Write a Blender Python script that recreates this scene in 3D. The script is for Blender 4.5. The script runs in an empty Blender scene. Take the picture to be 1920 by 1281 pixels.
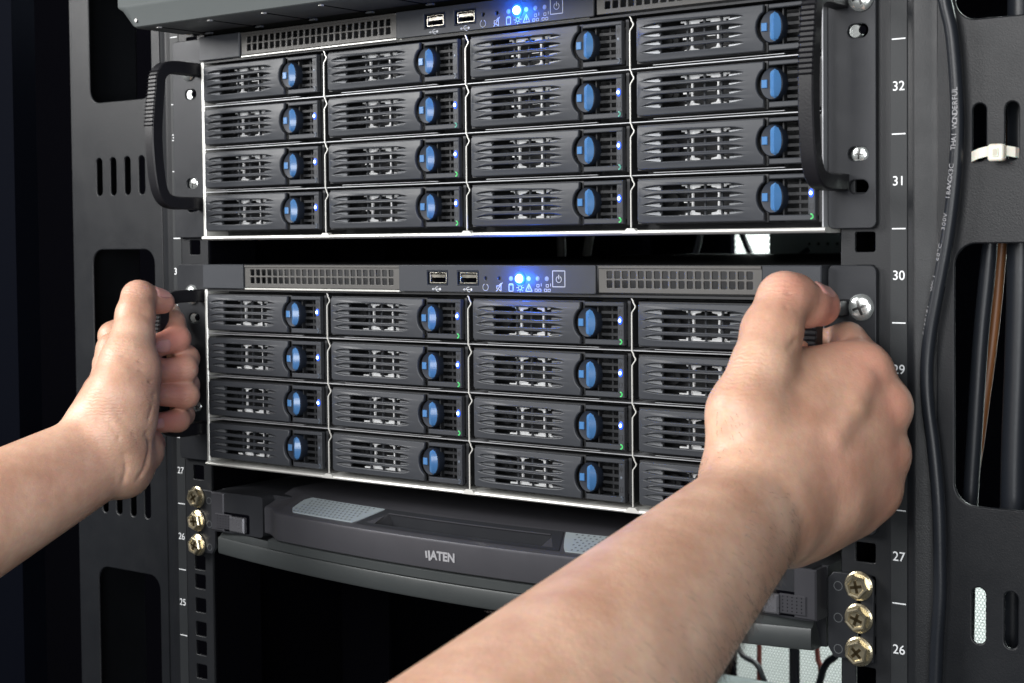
import bpy, math, random
import numpy as np
from mathutils import Vector, Matrix

random.seed(7)
S = 0.001                     # everything below is written in millimetres
SC = bpy.context.scene
COL = SC.collection

# ------------------------------------------------------------------ camera
cam_data = bpy.data.cameras.new("camera")
cam = bpy.data.objects.new("camera", cam_data)
COL.objects.link(cam)
_R = Vector((0.80540701, 0.59264611, -0.00949424))
_U = Vector((-0.0127423, 0.03332668, 0.99936328))
_F = Vector((-0.59258517, 0.80477321, -0.03439322))
m = Matrix((( _R.x, _U.x, -_F.x, 0), (_R.y, _U.y, -_F.y, 0), (_R.z, _U.z, -_F.z, 0), (0, 0, 0, 1)))
cam.matrix_world = Matrix.Translation(Vector((527.61, -685.12, -4.62)) * S) @ m
cam_data.sensor_width = 36
cam_data.lens = 2848.39 / 1920 * 36
cam_data.shift_x = 5.03 / 1920
cam_data.shift_y = -88.29 / 1920
cam_data.clip_start = 0.01
cam_data.clip_end = 50
cam_data.dof.use_dof = True
cam_data.dof.focus_distance = 0.82
cam_data.dof.aperture_fstop = 20
SC.camera = cam

# ------------------------------------------------------------------ world and lamps
world = bpy.data.worlds.new("World")
SC.world = world
world.use_nodes = True
bg = world.node_tree.nodes["Background"]
bg.inputs[0].default_value = (0.75, 0.85, 1.0, 1)
bg.inputs[1].default_value = 0.02
SC.view_settings.view_transform = 'Standard'
SC.view_settings.look = 'None'
SC.view_settings.exposure = 0.0
SC.view_settings.gamma = 1.0


def area(name, loc, target, size, power, color, size_y=None):
    d = bpy.data.lights.new(name, 'AREA')
    d.shape = 'RECTANGLE'
    d.size = size * S
    d.size_y = (size_y or size) * S
    d.energy = power
    d.color = color
    o = bpy.data.objects.new(name, d)
    COL.objects.link(o)
    o.location = Vector(loc) * S
    v = (Vector(target) - Vector(loc))
    o.rotation_euler = v.to_track_quat('-Z', 'Y').to_euler()
    return o


area("room_light", (-860, -760, 500), (0, -30, -60), 520, 20, (1.0, 0.985, 0.965))
area("front_light", (180, -1300, 420), (40, -30, -60), 760, 22, (1.0, 0.99, 0.98))
area("fill_light", (800, -1050, -40), (60, 0, -60), 460, 7.5, (0.97, 0.99, 1.0))
area("rear_light", (150, 820, 600), (0, 1300, -450), 700, 90, (0.93, 1.0, 0.98))


# ------------------------------------------------------------------ materials
def mat(name, color, rough=0.5, metal=0.0, bump=0.0, scale=900.0, var=0.0, coat=0.0, spec=0.5):
    mt = bpy.data.materials.new(name)
    mt.use_nodes = True
    nt = mt.node_tree
    b = nt.nodes["Principled BSDF"]
    b.inputs["Base Color"].default_value = (*color, 1)
    b.inputs["Roughness"].default_value = rough
    b.inputs["Metallic"].default_value = metal
    b.inputs["Specular IOR Level"].default_value = spec
    if coat:
        b.inputs["Coat Weight"].default_value = coat
        b.inputs["Coat Roughness"].default_value = 0.15
    if bump or var:
        tc = nt.nodes.new("ShaderNodeTexCoord")
        n = nt.nodes.new("ShaderNodeTexNoise")
        n.inputs["Scale"].default_value = scale
        n.inputs["Detail"].default_value = 3
        nt.links.new(tc.outputs["Object"], n.inputs["Vector"])
        if bump:
            bp = nt.nodes.new("ShaderNodeBump")
            bp.inputs["Strength"].default_value = bump
            bp.inputs["Distance"].default_value = 0.0004
            nt.links.new(n.outputs["Fac"], bp.inputs["Height"])
            nt.links.new(bp.outputs["Normal"], b.inputs["Normal"])
        if var:
            n2 = nt.nodes.new("ShaderNodeTexNoise")
            n2.inputs["Scale"].default_value = 35
            n2.inputs["Detail"].default_value = 6
            n2.inputs["Roughness"].default_value = 0.7
            nt.links.new(tc.outputs["Object"], n2.inputs["Vector"])
            mr = nt.nodes.new("ShaderNodeMapRange")
            mr.inputs["From Min"].default_value = 0.3
            mr.inputs["From Max"].default_value = 0.7
            mr.inputs["To Min"].default_value = rough - var
            mr.inputs["To Max"].default_value = rough + var
            nt.links.new(n2.outputs["Fac"], mr.inputs["Value"])
            nt.links.new(mr.outputs["Result"], b.inputs["Roughness"])
    return mt


def glow(name, color, strength, base=(0.8, 0.8, 0.8)):
    mt = bpy.data.materials.new(name)
    mt.use_nodes = True
    b = mt.node_tree.nodes["Principled BSDF"]
    b.inputs["Base Color"].default_value = (*base, 1)
    b.inputs["Emission Color"].default_value = (*color, 1)
    b.inputs["Emission Strength"].default_value = strength
    return mt


M_POWDER = mat("black_powder_coat", (0.0085, 0.0095, 0.0115), 0.42, 0.0, 0.22, 1500, 0.06, spec=0.3)
M_RAIL = mat("rail_powder_coat", (0.0115, 0.0125, 0.0145), 0.45, 0.0, 0.2, 1500, 0.05, spec=0.3)
M_STRIPPAINT = mat("number_strip_paint", (0.019, 0.021, 0.023), 0.5, 0.0, 0.15, 1500, 0.05, spec=0.3)
M_EAR = mat("ear_satin_black", (0.021, 0.0225, 0.026), 0.4, 0.2, 0.12, 1800, 0.08, spec=0.3)
M_EDGE = mat("worn_edge_metal", (0.55, 0.56, 0.6), 0.35, 1.0)
M_HANDLE = mat("handle_black_plastic", (0.008, 0.008, 0.010), 0.4, 0.0, 0.25, 900, 0.06, spec=0.3)
M_PLASTIC = mat("tray_charcoal_plastic", (0.036, 0.039, 0.045), 0.42, 0.0, 0.07, 2500, 0.05, spec=0.3)
M_DARKPL = mat("dark_plastic", (0.009, 0.013, 0.022), 0.5, 0.0, 0.05, 1500, 0.05, spec=0.3)
M_PANEL = mat("control_panel_plastic", (0.034, 0.037, 0.043), 0.45, 0.0, 0.12, 2200, 0.05, spec=0.3)
M_GRILLE = mat("grille_grey_metal", (0.082, 0.080, 0.077), 0.45, 0.3, 0.1, 1500, 0.06)
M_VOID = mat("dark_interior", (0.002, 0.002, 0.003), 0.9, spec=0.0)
M_LINER = mat("blue_black_liner", (0.0015, 0.002, 0.004), 0.8, spec=0.02)
M_INNER = mat("inner_dark_metal", (0.02, 0.021, 0.023), 0.5, 0.2)
M_SILVER = mat("bare_steel", (0.66, 0.66, 0.63), 0.34, 0.35, 0.05, 700, 0.08)
M_SHELF = mat("steel_edge", (0.42, 0.43, 0.45), 0.42, 0.4, 0.05, 700, 0.08)
M_CAGE = mat("bright_cage_metal", (0.95, 0.96, 0.97), 0.3, 0.0)
M_BLUE = mat("blue_latch_plastic", (0.052, 0.152, 0.335), 0.25, 0.0, 0.03, 900, 0.04, coat=0.3)
M_LEDOFF = mat("unlit_light_pipe", (0.10, 0.12, 0.15), 0.3)
M_LEDBLUE = glow("lit_blue_light", (0.40, 0.62, 1.0), 7.0)
M_LEDHALO = glow("blue_light_halo", (0.005, 0.09, 1.0), 1.5, (0.02, 0.05, 0.3))  # emissive colour imitating the blue halo around lit lights
M_LEDCORE = glow("lit_blue_light_core", (0.50, 0.72, 1.0), 10.0)
M_LEDDIM = glow("dim_status_light", (0.15, 0.3, 0.8), 0.12, (0.16, 0.18, 0.22))
M_LEDWARM = glow("soft_status_light", (0.3, 0.5, 1.0), 0.4, (0.25, 0.3, 0.4))
M_LEDGREEN = glow("lit_green_light", (0.03, 0.6, 0.15), 0.5, (0.08, 0.35, 0.12))
M_LEDTEAL = glow("dim_teal_light", (0.02, 0.35, 0.25), 0.25, (0.1, 0.3, 0.25))
M_WHITEINK = mat("white_ink", (0.72, 0.74, 0.76), 0.6)
M_ICONINK = mat("icon_ink", (0.50, 0.52, 0.54), 0.6)
M_GREYINK = mat("grey_ink", (0.25, 0.25, 0.265), 0.5)
M_DARKINK = mat("embossed_mark", (0.015, 0.016, 0.018), 0.5)
M_ZINC = mat("zinc_screw_metal", (0.74, 0.78, 0.77), 0.22, 0.85, 0.1, 300, 0.08)
M_BRASS = mat("yellow_zinc_metal", (0.62, 0.55, 0.39), 0.26, 0.9, 0.1, 300, 0.1)
M_RECESS = mat("screw_recess_metal", (0.12, 0.12, 0.12), 0.35, 1.0)
M_GOLDREC = mat("brass_recess_metal", (0.10, 0.075, 0.04), 0.4, 1.0)
M_USB = mat("usb_shell_metal", (0.52, 0.50, 0.44), 0.3, 1.0, 0.1, 700, 0.1)
M_KVM = mat("drawer_satin_plastic", (0.060, 0.060, 0.068), 0.34, 0.4, 0.06, 1800, 0.05, spec=0.3)
M_KVMDARK = mat("drawer_black_plastic", (0.017, 0.018, 0.021), 0.42, 0.0, 0.08, 1500, 0.05, spec=0.3)
M_KVMLOW = mat("drawer_lower_steel", (0.042, 0.047, 0.048), 0.42, 0.2, 0.08, 1800, 0.05)
M_PAD = mat("grey_rubber_pad", (0.19, 0.22, 0.235), 0.5, 0.0, 0.1, 900, 0.05)
M_DOT = mat("pad_dimple", (0.08, 0.09, 0.10), 0.6)
M_BTN = mat("silver_button_plastic", (0.22, 0.22, 0.24), 0.28, 0.7, 0.04, 1200, 0.05)
M_BEZEL = mat("grey_bezel_paint", (0.075, 0.084, 0.085), 0.5, 0.0, 0.08, 1500, 0.05, spec=0.3)
M_UNDER = mat("dark_underside_steel", (0.060, 0.062, 0.058), 0.45, 0.5, 0.1, 900, 0.08)
M_CABLE = mat("black_cable_rubber", (0.011, 0.013, 0.017), 0.36, 0.0, 0.08, 700, 0.05, spec=0.3)
M_ORANGE = mat("orange_cable_jacket", (0.17, 0.065, 0.02), 0.45)
M_RED = mat("red_wire_jacket", (0.16, 0.03, 0.02), 0.5)
M_TIE = mat("white_nylon", (0.62, 0.60, 0.52), 0.38, 0.0, 0.05, 500)
M_TIE.node_tree.nodes["Principled BSDF"].inputs["Subsurface Weight"].default_value = 0.3
M_TIE.node_tree.nodes["Principled BSDF"].inputs["Subsurface Scale"].default_value = 0.003
M_WALLWHITE = mat("white_wall_paint", (0.75, 0.78, 0.76), 0.8)
M_GREYBOX = mat("grey_device_paint", (0.20, 0.23, 0.23), 0.5)
M_TUBE = mat("grey_sleeve", (0.16, 0.16, 0.15), 0.5)
M_RIM = mat("painted_edge_highlight", (0.16, 0.17, 0.18), 0.3, 0.4)


def mesh_screen_material():
    """White perforated door sheet: a hexagonal pattern of pale cells in grey webs."""
    mt = mat("perforated_door_sheet", (0.7, 0.75, 0.72), 0.7)
    nt = mt.node_tree
    b = nt.nodes["Principled BSDF"]
    tc = nt.nodes.new("ShaderNodeTexCoord")
    sep = nt.nodes.new("ShaderNodeSeparateXYZ")
    nt.links.new(tc.outputs["Object"], sep.inputs[0])

    def math_(op, a, bb=None):
        n = nt.nodes.new("ShaderNodeMath")
        n.operation = op
        for i, v in enumerate((a, bb)):
            if v is None:
                continue
            if isinstance(v, (int, float)):
                n.inputs[i].default_value = v
            else:
                nt.links.new(v, n.inputs[i])
        return n.outputs[0]
    p = 0.0034
    qy = p * math.sqrt(3)

    def cell(ox, oz):
        x = math_('SUBTRACT', math_('MODULO', math_('ADD', sep.outputs[0], 10 + ox), p), p / 2)
        z = math_('SUBTRACT', math_('MODULO', math_('ADD', sep.outputs[2], 10 + oz), qy), qy / 2)
        return math_('SQRT', math_('ADD', math_('MULTIPLY', x, x), math_('MULTIPLY', z, z)))
    d = math_('MINIMUM', cell(0, 0), cell(p / 2, qy / 2))
    mr = nt.nodes.new("ShaderNodeMapRange")
    mr.inputs["From Min"].default_value = p * 0.36
    mr.inputs["From Max"].default_value = p * 0.5
    nt.links.new(d, mr.inputs["Value"])
    b.inputs["Base Color"].default_value = (0.35, 0.39, 0.38, 1)
    # the round holes are real openings: the lit wall behind shows through them
    nt.links.new(mr.outputs[0], b.inputs["Alpha"])
    return mt


M_DOORMESH = mesh_screen_material()


# ------------------------------------------------------------------ helpers
class MB:
    """collects simple solids (mm) and links them as one mesh object"""

    def __init__(self):
        self.v = []
        self.f = []

    def add(self, vs, fs):
        n = len(self.v)
        self.v += [tuple(p) for p in vs]
        self.f += [tuple(i + n for i in f) for f in fs]
        return self

    def box(self, x0, x1, y0, y1, z0, z1, c=0.0):
        """box; c > 0 chamfers the edges of the front (y0) face"""
        if c <= 0:
            vs = [(x, y, z) for y in (y0, y1) for x, z in ((x0, z0), (x1, z0), (x1, z1), (x0, z1))]
            fs = [(0, 1, 2, 3), (7, 6, 5, 4), (4, 5, 1, 0), (6, 7, 3, 2), (5, 6, 2, 1), (7, 4, 0, 3)]
            return self.add(vs, fs)
        rings = [(c, y0), (0, y0 + c), (0, y1)]
        vs = []
        for d, y in rings:
            vs += [(x0 + d, y, z0 + d), (x1 - d, y, z0 + d), (x1 - d, y, z1 - d), (x0 + d, y, z1 - d)]
        fs = [(0, 1, 2, 3), (11, 10, 9, 8)]
        for r in (0, 4):
            for i in range(4):
                j = (i + 1) % 4
                fs.append((r + j, r + i, r + 4 + i, r + 4 + j))
        return self.add(vs, fs)

    def prism_y(self, pts, y0, y1):
        """outline in (x, z) run from y0 (front) to y1"""
        n = len(pts)
        vs = [(x, y0, z) for x, z in pts] + [(x, y1, z) for x, z in pts]
        fs = [tuple(range(n)), tuple(reversed(range(n, 2 * n)))]
        for i in range(n):
            j = (i + 1) % n
            fs.append((j, i, n + i, n + j))
        return self.add(vs, fs)

    def prism_x(self, pts, x0, x1):
        """outline in (y, z) run from x0 to x1"""
        n = len(pts)
        vs = [(x0, y, z) for y, z in pts] + [(x1, y, z) for y, z in pts]
        fs = [tuple(reversed(range(n))), tuple(range(n, 2 * n))]
        for i in range(n):
            j = (i + 1) % n
            fs.append((i, j, n + j, n + i))
        return self.add(vs, fs)

    def lathe_y(self, cx, cz, prof, n=24, sx=1.0):
        """rings (radius, y) about an axis along y"""
        vs = []
        for r, y in prof:
            for i in range(n):
                a = 2 * math.pi * i / n
                vs.append((cx + r * sx * math.cos(a), y, cz + r * math.sin(a)))
        fs = []
        for k in range(len(prof) - 1):
            for i in range(n):
                j = (i + 1) % n
                fs.append((k * n + i, k * n + j, (k + 1) * n + j, (k + 1) * n + i))
        fs.append(tuple(reversed(range(n))))
        fs.append(tuple(range((len(prof) - 1) * n, len(prof) * n)))
        return self.add(vs, fs)

    def tube(self, pts, r, n=10, caps=True):
        pts = [Vector(p) for p in pts]
        vs, fs = [], []
        prev = None
        for k, p in enumerate(pts):
            t = (pts[min(k + 1, len(pts) - 1)] - pts[max(k - 1, 0)]).normalized()
            if prev is None:
                a = Vector((0, 1, 0)) if abs(t.y) < 0.9 else Vector((1, 0, 0))
                u = t.cross(a).normalized()
            else:
                u = (prev - t * prev.dot(t)).normalized()
            prev = u
            w = t.cross(u)
            rr = r[k] if isinstance(r, (list, tuple)) else r
            for i in range(n):
                a = 2 * math.pi * i / n
                vs.append(p + (u * math.cos(a) + w * math.sin(a)) * rr)
        for k in range(len(pts) - 1):
            for i in range(n):
                j = (i + 1) % n
                fs.append((k * n + i, k * n + j, (k + 1) * n + j, (k + 1) * n + i))
        if caps:
            fs.append(tuple(reversed(range(n))))
            fs.append(tuple(range((len(pts) - 1) * n, len(pts) * n)))
        return self.add(vs, fs)

    def mesh(self, name, material, smooth=False):
        me = bpy.data.meshes.new(name)
        me.from_pydata([(x * S, y * S, z * S) for x, y, z in self.v], [], self.f)
        me.materials.append(material)
        finish(me, smooth)
        return me

    def build(self, name, material, parent=None, smooth=False):
        return link(name, self.mesh(name, material, smooth), parent)


def finish(me, smooth, recalc=True):
    import bmesh
    bm = bmesh.new()
    bm.from_mesh(me)
    if recalc:
        bmesh.ops.recalc_face_normals(bm, faces=bm.faces)
    bm.to_mesh(me)
    bm.free()
    if smooth:
        me.shade_smooth()
        try:
            me.set_sharp_from_angle(angle=math.radians(38))
        except Exception:
            pass
    me.update()


def link(name, me, parent=None, loc=(0, 0, 0)):
    o = bpy.data.objects.new(name, me)
    COL.objects.link(o)
    o.location = Vector(loc) * S
    if parent is not None:
        o.parent = parent
    return o


def thing(name, label, cat, loc=(0, 0, 0), group=None):
    o = bpy.data.objects.new(name, None)
    COL.objects.link(o)
    o.location = Vector(loc) * S
    o.empty_display_size = 0.05
    return tag(o, label, cat, group)


def tag(o, label, cat, group=None):
    o["label"] = label
    o["category"] = cat
    if group:
        o["group"] = group
    return o


def lab(o, label):
    o["label"] = label
    return o


def rrect(x0, x1, z0, z1, r, n=4):
    pts = []
    for cx, cz, a0 in ((x1 - r, z1 - r, 0), (x0 + r, z1 - r, 90), (x0 + r, z0 + r, 180), (x1 - r, z0 + r, 270)):
        for i in range(n + 1):
            a = math.radians(a0 + 90 * i / n)
            pts.append((cx + r * math.cos(a), cz + r * math.sin(a)))
    return pts


def obround(cx, cz, w, h, n=6):
    r = min(w, h) / 2
    return rrect(cx - w / 2, cx + w / 2, cz - h / 2, cz + h / 2, r - 0.001, n)


def plate_mesh(name, loops, y_front, thick, material, bevel=0.0, smooth=True):
    """flat sheet in the x-z plane: first loop is the outline, the others are openings; faces -y"""
    cu = bpy.data.curves.new(name + "_outline", 'CURVE')
    cu.dimensions = '2D'
    cu.fill_mode = 'BOTH'
    for pts in loops:
        sp = cu.splines.new('POLY')
        sp.points.add(len(pts) - 1)
        for q, (x, z) in zip(sp.points, pts):
            q.co = (x * S, z * S, 0, 1)
        sp.use_cyclic_u = True
    b = min(bevel, thick * 0.45)
    cu.extrude = max((thick / 2 - b) * S, 1e-6)
    cu.bevel_depth = b * S
    cu.bevel_resolution = 1
    cu.offset = -b * S if b else 0
    tmp = bpy.data.objects.new("outline_tmp", cu)
    COL.objects.link(tmp)
    dg = bpy.context.evaluated_depsgraph_get()
    me = bpy.data.meshes.new_from_object(tmp.evaluated_get(dg))
    bpy.data.objects.remove(tmp)
    bpy.data.curves.remove(cu)
    me.transform(Matrix(((1, 0, 0, 0), (0, 0, -1, (y_front + thick / 2) * S), (0, 1, 0, 0), (0, 0, 0, 1))))
    me.materials.clear()
    me.materials.append(material)
    me.name = name
    if smooth:
        me.shade_smooth()
        me.set_sharp_from_angle(angle=math.radians(50))
    return me


def plate(name, loops, y_front, thick, material, parent=None, bevel=0.0):
    return link(name, plate_mesh(name, loops, y_front, thick, material, bevel), parent)


_font_cache = {}


def text_mesh(txt, size, x, z, y, material, align='CENTER', bold=0.0, thick=0.05, sx=1.0):
    """flat printed lettering facing -y, centred at (x, z)"""
    cu = bpy.data.curves.new("lettering", 'FONT')
    cu.body = txt
    cu.size = size * S
    cu.align_x = align
    cu.align_y = 'CENTER'
    cu.extrude = thick * S
    cu.offset = bold * S
    tmp = bpy.data.objects.new("lettering_tmp", cu)
    COL.objects.link(tmp)
    dg = bpy.context.evaluated_depsgraph_get()
    me = bpy.data.meshes.new_from_object(tmp.evaluated_get(dg))
    bpy.data.objects.remove(tmp)
    bpy.data.curves.remove(cu)
    me.transform(Matrix(((sx, 0, 0, x * S), (0, 0, -1, y * S), (0, 1, 0, z * S), (0, 0, 0, 1))))
    me.materials.clear()
    me.materials.append(material)
    return me


def text(name, txt, size, x, z, y, material, parent, **k):
    return link(name, text_mesh(txt, size, x, z, y, material, **k), parent)


def stroke(mb, pts, w, y, closed=False, d=0.08):
    """a drawn line of width w on a surface at depth y"""
    pts = list(pts) + ([pts[0]] if closed else [])
    for (x0, z0), (x1, z1) in zip(pts[:-1], pts[1:]):
        L = math.hypot(x1 - x0, z1 - z0) or 1e-6
        ux, uz = (x1 - x0) / L * w / 2, (z1 - z0) / L * w / 2
        q = [(x0 - ux + uz, z0 - uz - ux), (x1 + ux + uz, z1 + uz - ux), (x1 + ux - uz, z1 + uz + ux), (x0 - ux - uz, z0 - uz + ux)]
        mb.prism_y(q, y - d, y)


def catmull(P, k=6):
    P = [np.array(p, float) for p in P]
    out = []
    for i in range(len(P) - 1):
        p0, p1, p2, p3 = P[max(i - 1, 0)], P[i], P[i + 1], P[min(i + 2, len(P) - 1)]
        for j in range(k):
            t = j / k
            out.append(0.5 * ((2 * p1) + (-p0 + p2) * t + (2 * p0 - 5 * p1 + 4 * p2 - p3) * t * t + (-p0 + 3 * p1 - 3 * p2 + p3) * t ** 3))
    out.append(P[-1])
    return out


def arc(cx, cz, r, a0, a1, n=12):
    return [(cx + r * math.cos(math.radians(a0 + (a1 - a0) * i / n)), cz + r * math.sin(math.radians(a0 + (a1 - a0) * i / n))) for i in range(n + 1)]


U = 44.45

# ================================================================== THE RACK
rack = thing("server_rack", "tall black equipment rack with numbered rails and slotted side panels holding the servers", "server rack", (0, 5, -340))
RZ = 340.0                                   # the empty stands at the bottom; children keep world places


def under_rack(o):
    o.parent = rack
    o.matrix_parent_inverse = Matrix.Translation(-Vector((0, 5, -340)) * S)
    return o


ZLO, ZHI = -335.0, 190.0
hole_z = []
for k in range(-7, 5):
    for d in (-15.9, 0, 15.9):
        z = -22.05 + U * k + d
        if ZLO + 8 < z < ZHI - 8:
            hole_z.append(z)
for s in (-1, 1):
    def X(a, b, s=s):
        return (a, b) if s > 0 else (-b, -a)
    x0, x1 = X(222.0, 247.2)
    h0, h1 = X(229.2, 239.4)
    loops = [[(x0, ZLO), (x1, ZLO), (x1, ZHI), (x0, ZHI)]]
    for z in hole_z:
        loops.append(rrect(h0, h1, z - 4.75, z + 4.75, 0.9, 2))
    under_rack(plate("mounting_rail", loops, 0.0, 2.0, M_RAIL, None, bevel=0.35))
    # return flange of the rail going back into the rack
    x0, x1 = X(221.0, 222.6)
    under_rack(MB().box(x0, x1, 2.0, 42.0, ZLO, ZHI).build("rail_flange", M_VOID))
    # number strip, then the folded edge that steps back to the side panel
    x0, x1 = X(247.2, 255.2)
    strip = under_rack(MB().box(x0, x1, -0.2, 1.8, ZLO, ZHI).build("number_strip", M_STRIPPAINT))
    a, b = (255.2, 266.5)
    pts = [(s * 255.2, 0.2), (s * 255.9, 0.1), (s * 258.0, -0.9), (s * 260.0, -1.0), (s * 265.5, 2.6), (s * 270, 3.0)]
    mb = MB()
    vs = [(x, y, z) for z in (ZLO, ZHI) for x, y in pts] + [(x, y + 1.6, z) for z in (ZLO, ZHI) for x, y in pts]
    n = len(pts)
    fs = []
    for i in range(n - 1):
        fs.append((i, i + 1, n + i + 1, n + i))
        fs.append((2 * n + i, 2 * n + i + 1, 3 * n + i + 1, 3 * n + i))
    fs += [(0, n, 3 * n, 2 * n), (n - 1, 2 * n - 1, 4 * n - 1, 3 * n - 1)]
    mb.add(vs, fs)
    under_rack(mb.build("rail_edge_fold", M_POWDER, None, True))
    # side panel with big cutouts and groups of four slots
    px0, px1 = X(268.5, 362.0)
    loops = [[(px0, ZLO), (px1, ZLO), (px1, ZHI), (px0, ZHI)]]
    cx0, cx1 = X(277.2, 342.0)
    for zc in (-7.3, -7.3 - 223.5, -7.3 + 223.5):
        z1 = min(zc, ZHI - 6)
        z0 = max(zc - 121.0, ZLO + 6)
        if z1 - z0 > 20:
            loops.append(rrect(cx0, cx1, z0, z1, 10, 6))
    for zc in (43.5, 43.5 - 222.5):
        for i in range(4):
            loops.append(obround(s * (288.6 + 14.9 * i), zc, 6.2, 26))
    under_rack(plate("side_panel", loops, 2.2, 1.8, M_POWDER, None, bevel=0.7))
    # outer post and the dark liner behind the panel
    if s < 0:
        under_rack(MB().box(-364, -361.6, 3, 60, ZLO, ZHI).build("panel_return", M_POWDER))
        under_rack(MB().box(-362, -200, 150, 153, ZLO, ZHI).build("side_liner", M_VOID))
    else:
        under_rack(MB().box(362, 366, 3, 200, ZLO, ZHI).build("panel_return", M_POWDER))
    # side wall of the rack
    x0, x1 = X(246, 249)
    zt = ZHI if s < 0 else -228.0
    under_rack(MB().box(x0, x1, 60, 600 if s < 0 else 420, -700 if s < 0 else -188, ZHI).build("side_wall", M_VOID))
    # ticks and numbers on the strip
    xs0, xs1 = X(247.9, 254.6)
    for k in range(-6, 4):
        under_rack(MB().box(xs0, xs1, -0.32, -0.2, k * U - 0.28, k * U + 0.28).build("tick_mark", M_WHITEINK))
        num = 31 + k
        under_rack(text("rail_number", str(num), 6.3, s * 251.2 + (0.0 if s > 0 else -0.4), k * U + U / 2, -0.3, M_WHITEINK, None))

# ceiling and far parts of the inside of the rack
under_rack(MB().box(-360, 249, 0, 740, 192, 196).build("rack_roof", M_VOID))
door = under_rack(MB().box(-229, 640, 742, 743, -900, 330).build("perforated_rear_door", M_DOORMESH))
under_rack(MB().box(-620, -231, 738, 748, -900, 330).build("rear_door_frame", M_VOID))

under_rack(MB().box(-1400, -366, 400, 420, -900, 900).build("black_backdrop", M_VOID))  # added black sheet that keeps the left background dark
under_rack(MB().box(-480, -427, 0, 20, ZLO, ZHI).build("cabinet_post", M_LINER))
under_rack(MB().box(224, 246, 30, 32, -196, ZHI).build("rail_hole_blackout", M_VOID))  # black sheet added so the right rail holes stay dark
under_rack(MB().box(-246, -224, 30, 32, ZLO, ZHI).build("rail_hole_blackout", M_VOID))  # matching black sheet added behind the left rail holes
# background structure: the lit wall behind the perforated door
bgw = MB().box(-1000, 1700, 1300, 1310, -1600, 700).build("background_wall", M_WALLWHITE)
bgw["kind"] = "structure"

# rear interior bits seen through the gap between the servers
rb = thing("rear_bracket", "grey steel bracket with a row of round holes deep inside the gap between the servers", "bracket", (-60, 640, -20))
loops = [[(-137, -60), (160, -60), (160, 24), (-137, 24)]]
for i in range(5):
    loops.append(obround(-96 + 9.5 * i, -9, 3.2, 3.2, 3))
    loops.append(obround(-22 + 9.5 * i, -9, 3.2, 3.2, 3))
MB().box(-80, 218, 12, 14, -50, 40).build("plate_hole_blackout", M_VOID, rb)  # black sheet added to darken the holes of the plate
o = plate("perforated_plate", loops, 0, 2, M_GREYBOX, rb, 0.2)
o.location = Vector((60, 0, 20)) * S
o = MB().tube([(-60, -14, -34), (-48, -14, -6), (-30, -14, 6)], 2.5).build("strap", M_DARKPL, rb)

rg = thing("rear_power_unit", "small light grey device at the foot of the opening, behind the right forearm", "device", (-215, 560, -468))
MB().box(-70, 90, 0, 60, -40, 40, 6).build("case", M_GREYBOX, rg)

# ================================================================== SCREWS
SCREW = {}


def pan_head_meshes():
    a = MB().lathe_y(0, 0, [(6.4, 0.0), (6.5, -0.7), (5.9, -1.7), (4.4, -2.4), (2.4, -2.8), (0.4, -2.95)][::-1], 28)
    me = a.mesh("screw", M_ZINC, True)
    b = MB()
    for ang in (20, 110):
        c, s_ = math.cos(math.radians(ang)), math.sin(math.radians(ang))
        # a cross recess: two thin dark slots cut along the dome
        w, L = 0.62, 4.7
        q = [(-L * c + w * s_, -L * s_ - w * c), (L * c + w * s_, L * s_ - w * c), (L * c - w * s_, L * s_ + w * c), (-L * c - w * s_, -L * s_ + w * c)]
        vs = []
        for t in np.linspace(-1, 1, 7):
            y = -3.02 + 0.75 * t * t
            vs += [(t * L * c + w * s_, y, t * L * s_ - w * c), (t * L * c - w * s_, y, t * L * s_ + w * c)]
        fs = [(2 * i, 2 * i + 1, 2 * i + 3, 2 * i + 2) for i in range(6)]
        b.add(vs, fs)
    b.lathe_y(0, 0, [(0.3, -3.2), (1.15, -3.1), (1.2, -2.5)], 10)
    return me, b.mesh("cross_recess", M_RECESS, True)


def hex_bolt_meshes():
    a = MB().lathe_y(0, 0, [(6.9, -0.0), (7.2, -0.3), (7.1, -0.9), (6.2, -1.5)][::-1], 30)
    hexp = [(5.9 * math.cos(math.radians(60 * i + 12)), 5.9 * math.sin(math.radians(60 * i + 12))) for i in range(6)]
    n = 6
    vs = [(x, -1.2, z) for x, z in hexp] + [(x, -4.3, z) for x, z in hexp] + [(x * 0.88, -4.9, z * 0.88) for x, z in hexp] + [(x * 0.72, -4.8, z * 0.72) for x, z in hexp] + [(x * 0.62, -4.0, z * 0.62) for x, z in hexp]
    fs = []
    for k in range(4):
        for i in range(n):
            j = (i + 1) % n
            fs.append((k * n + i, k * n + j, (k + 1) * n + j, (k + 1) * n + i))
    fs.append(tuple(range(4 * n, 5 * n)))
    a.add(vs, fs)
    me = a.mesh("bolt", M_BRASS, False)
    b = MB()
    for ang in (35, 125):
        c, s_ = math.cos(math.radians(ang)), math.sin(math.radians(ang))
        w, L = 0.75, 3.0
        q = [(-L * c + w * s_, -L * s_ - w * c), (L * c + w * s_, L * s_ - w * c), (L * c - w * s_, L * s_ + w * c), (-L * c - w * s_, -L * s_ + w * c)]
        b.prism_y(q, -4.2, -3.9)
    return me, b.mesh("cross_recess", M_GOLDREC)


PAN, PANX = pan_head_meshes()
HEX, HEXX = hex_bolt_meshes()


def pan_screw(parent, x, y, z, rot=0.0, sc=1.0):
    o = link("screw", PAN, parent, (x, y, z))
    o.rotation_euler = (0, rot, 0)
    o.scale = (sc,) * 3
    link("cross_recess", PANX, o)
    return o


def hex_bolt(parent, x, y, z, rot=0.0):
    o = link("bolt", HEX, parent, (x, y, z))
    o.rotation_euler = (0, rot, 0)
    link("cross_recess", HEXX, o)
    return o


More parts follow.
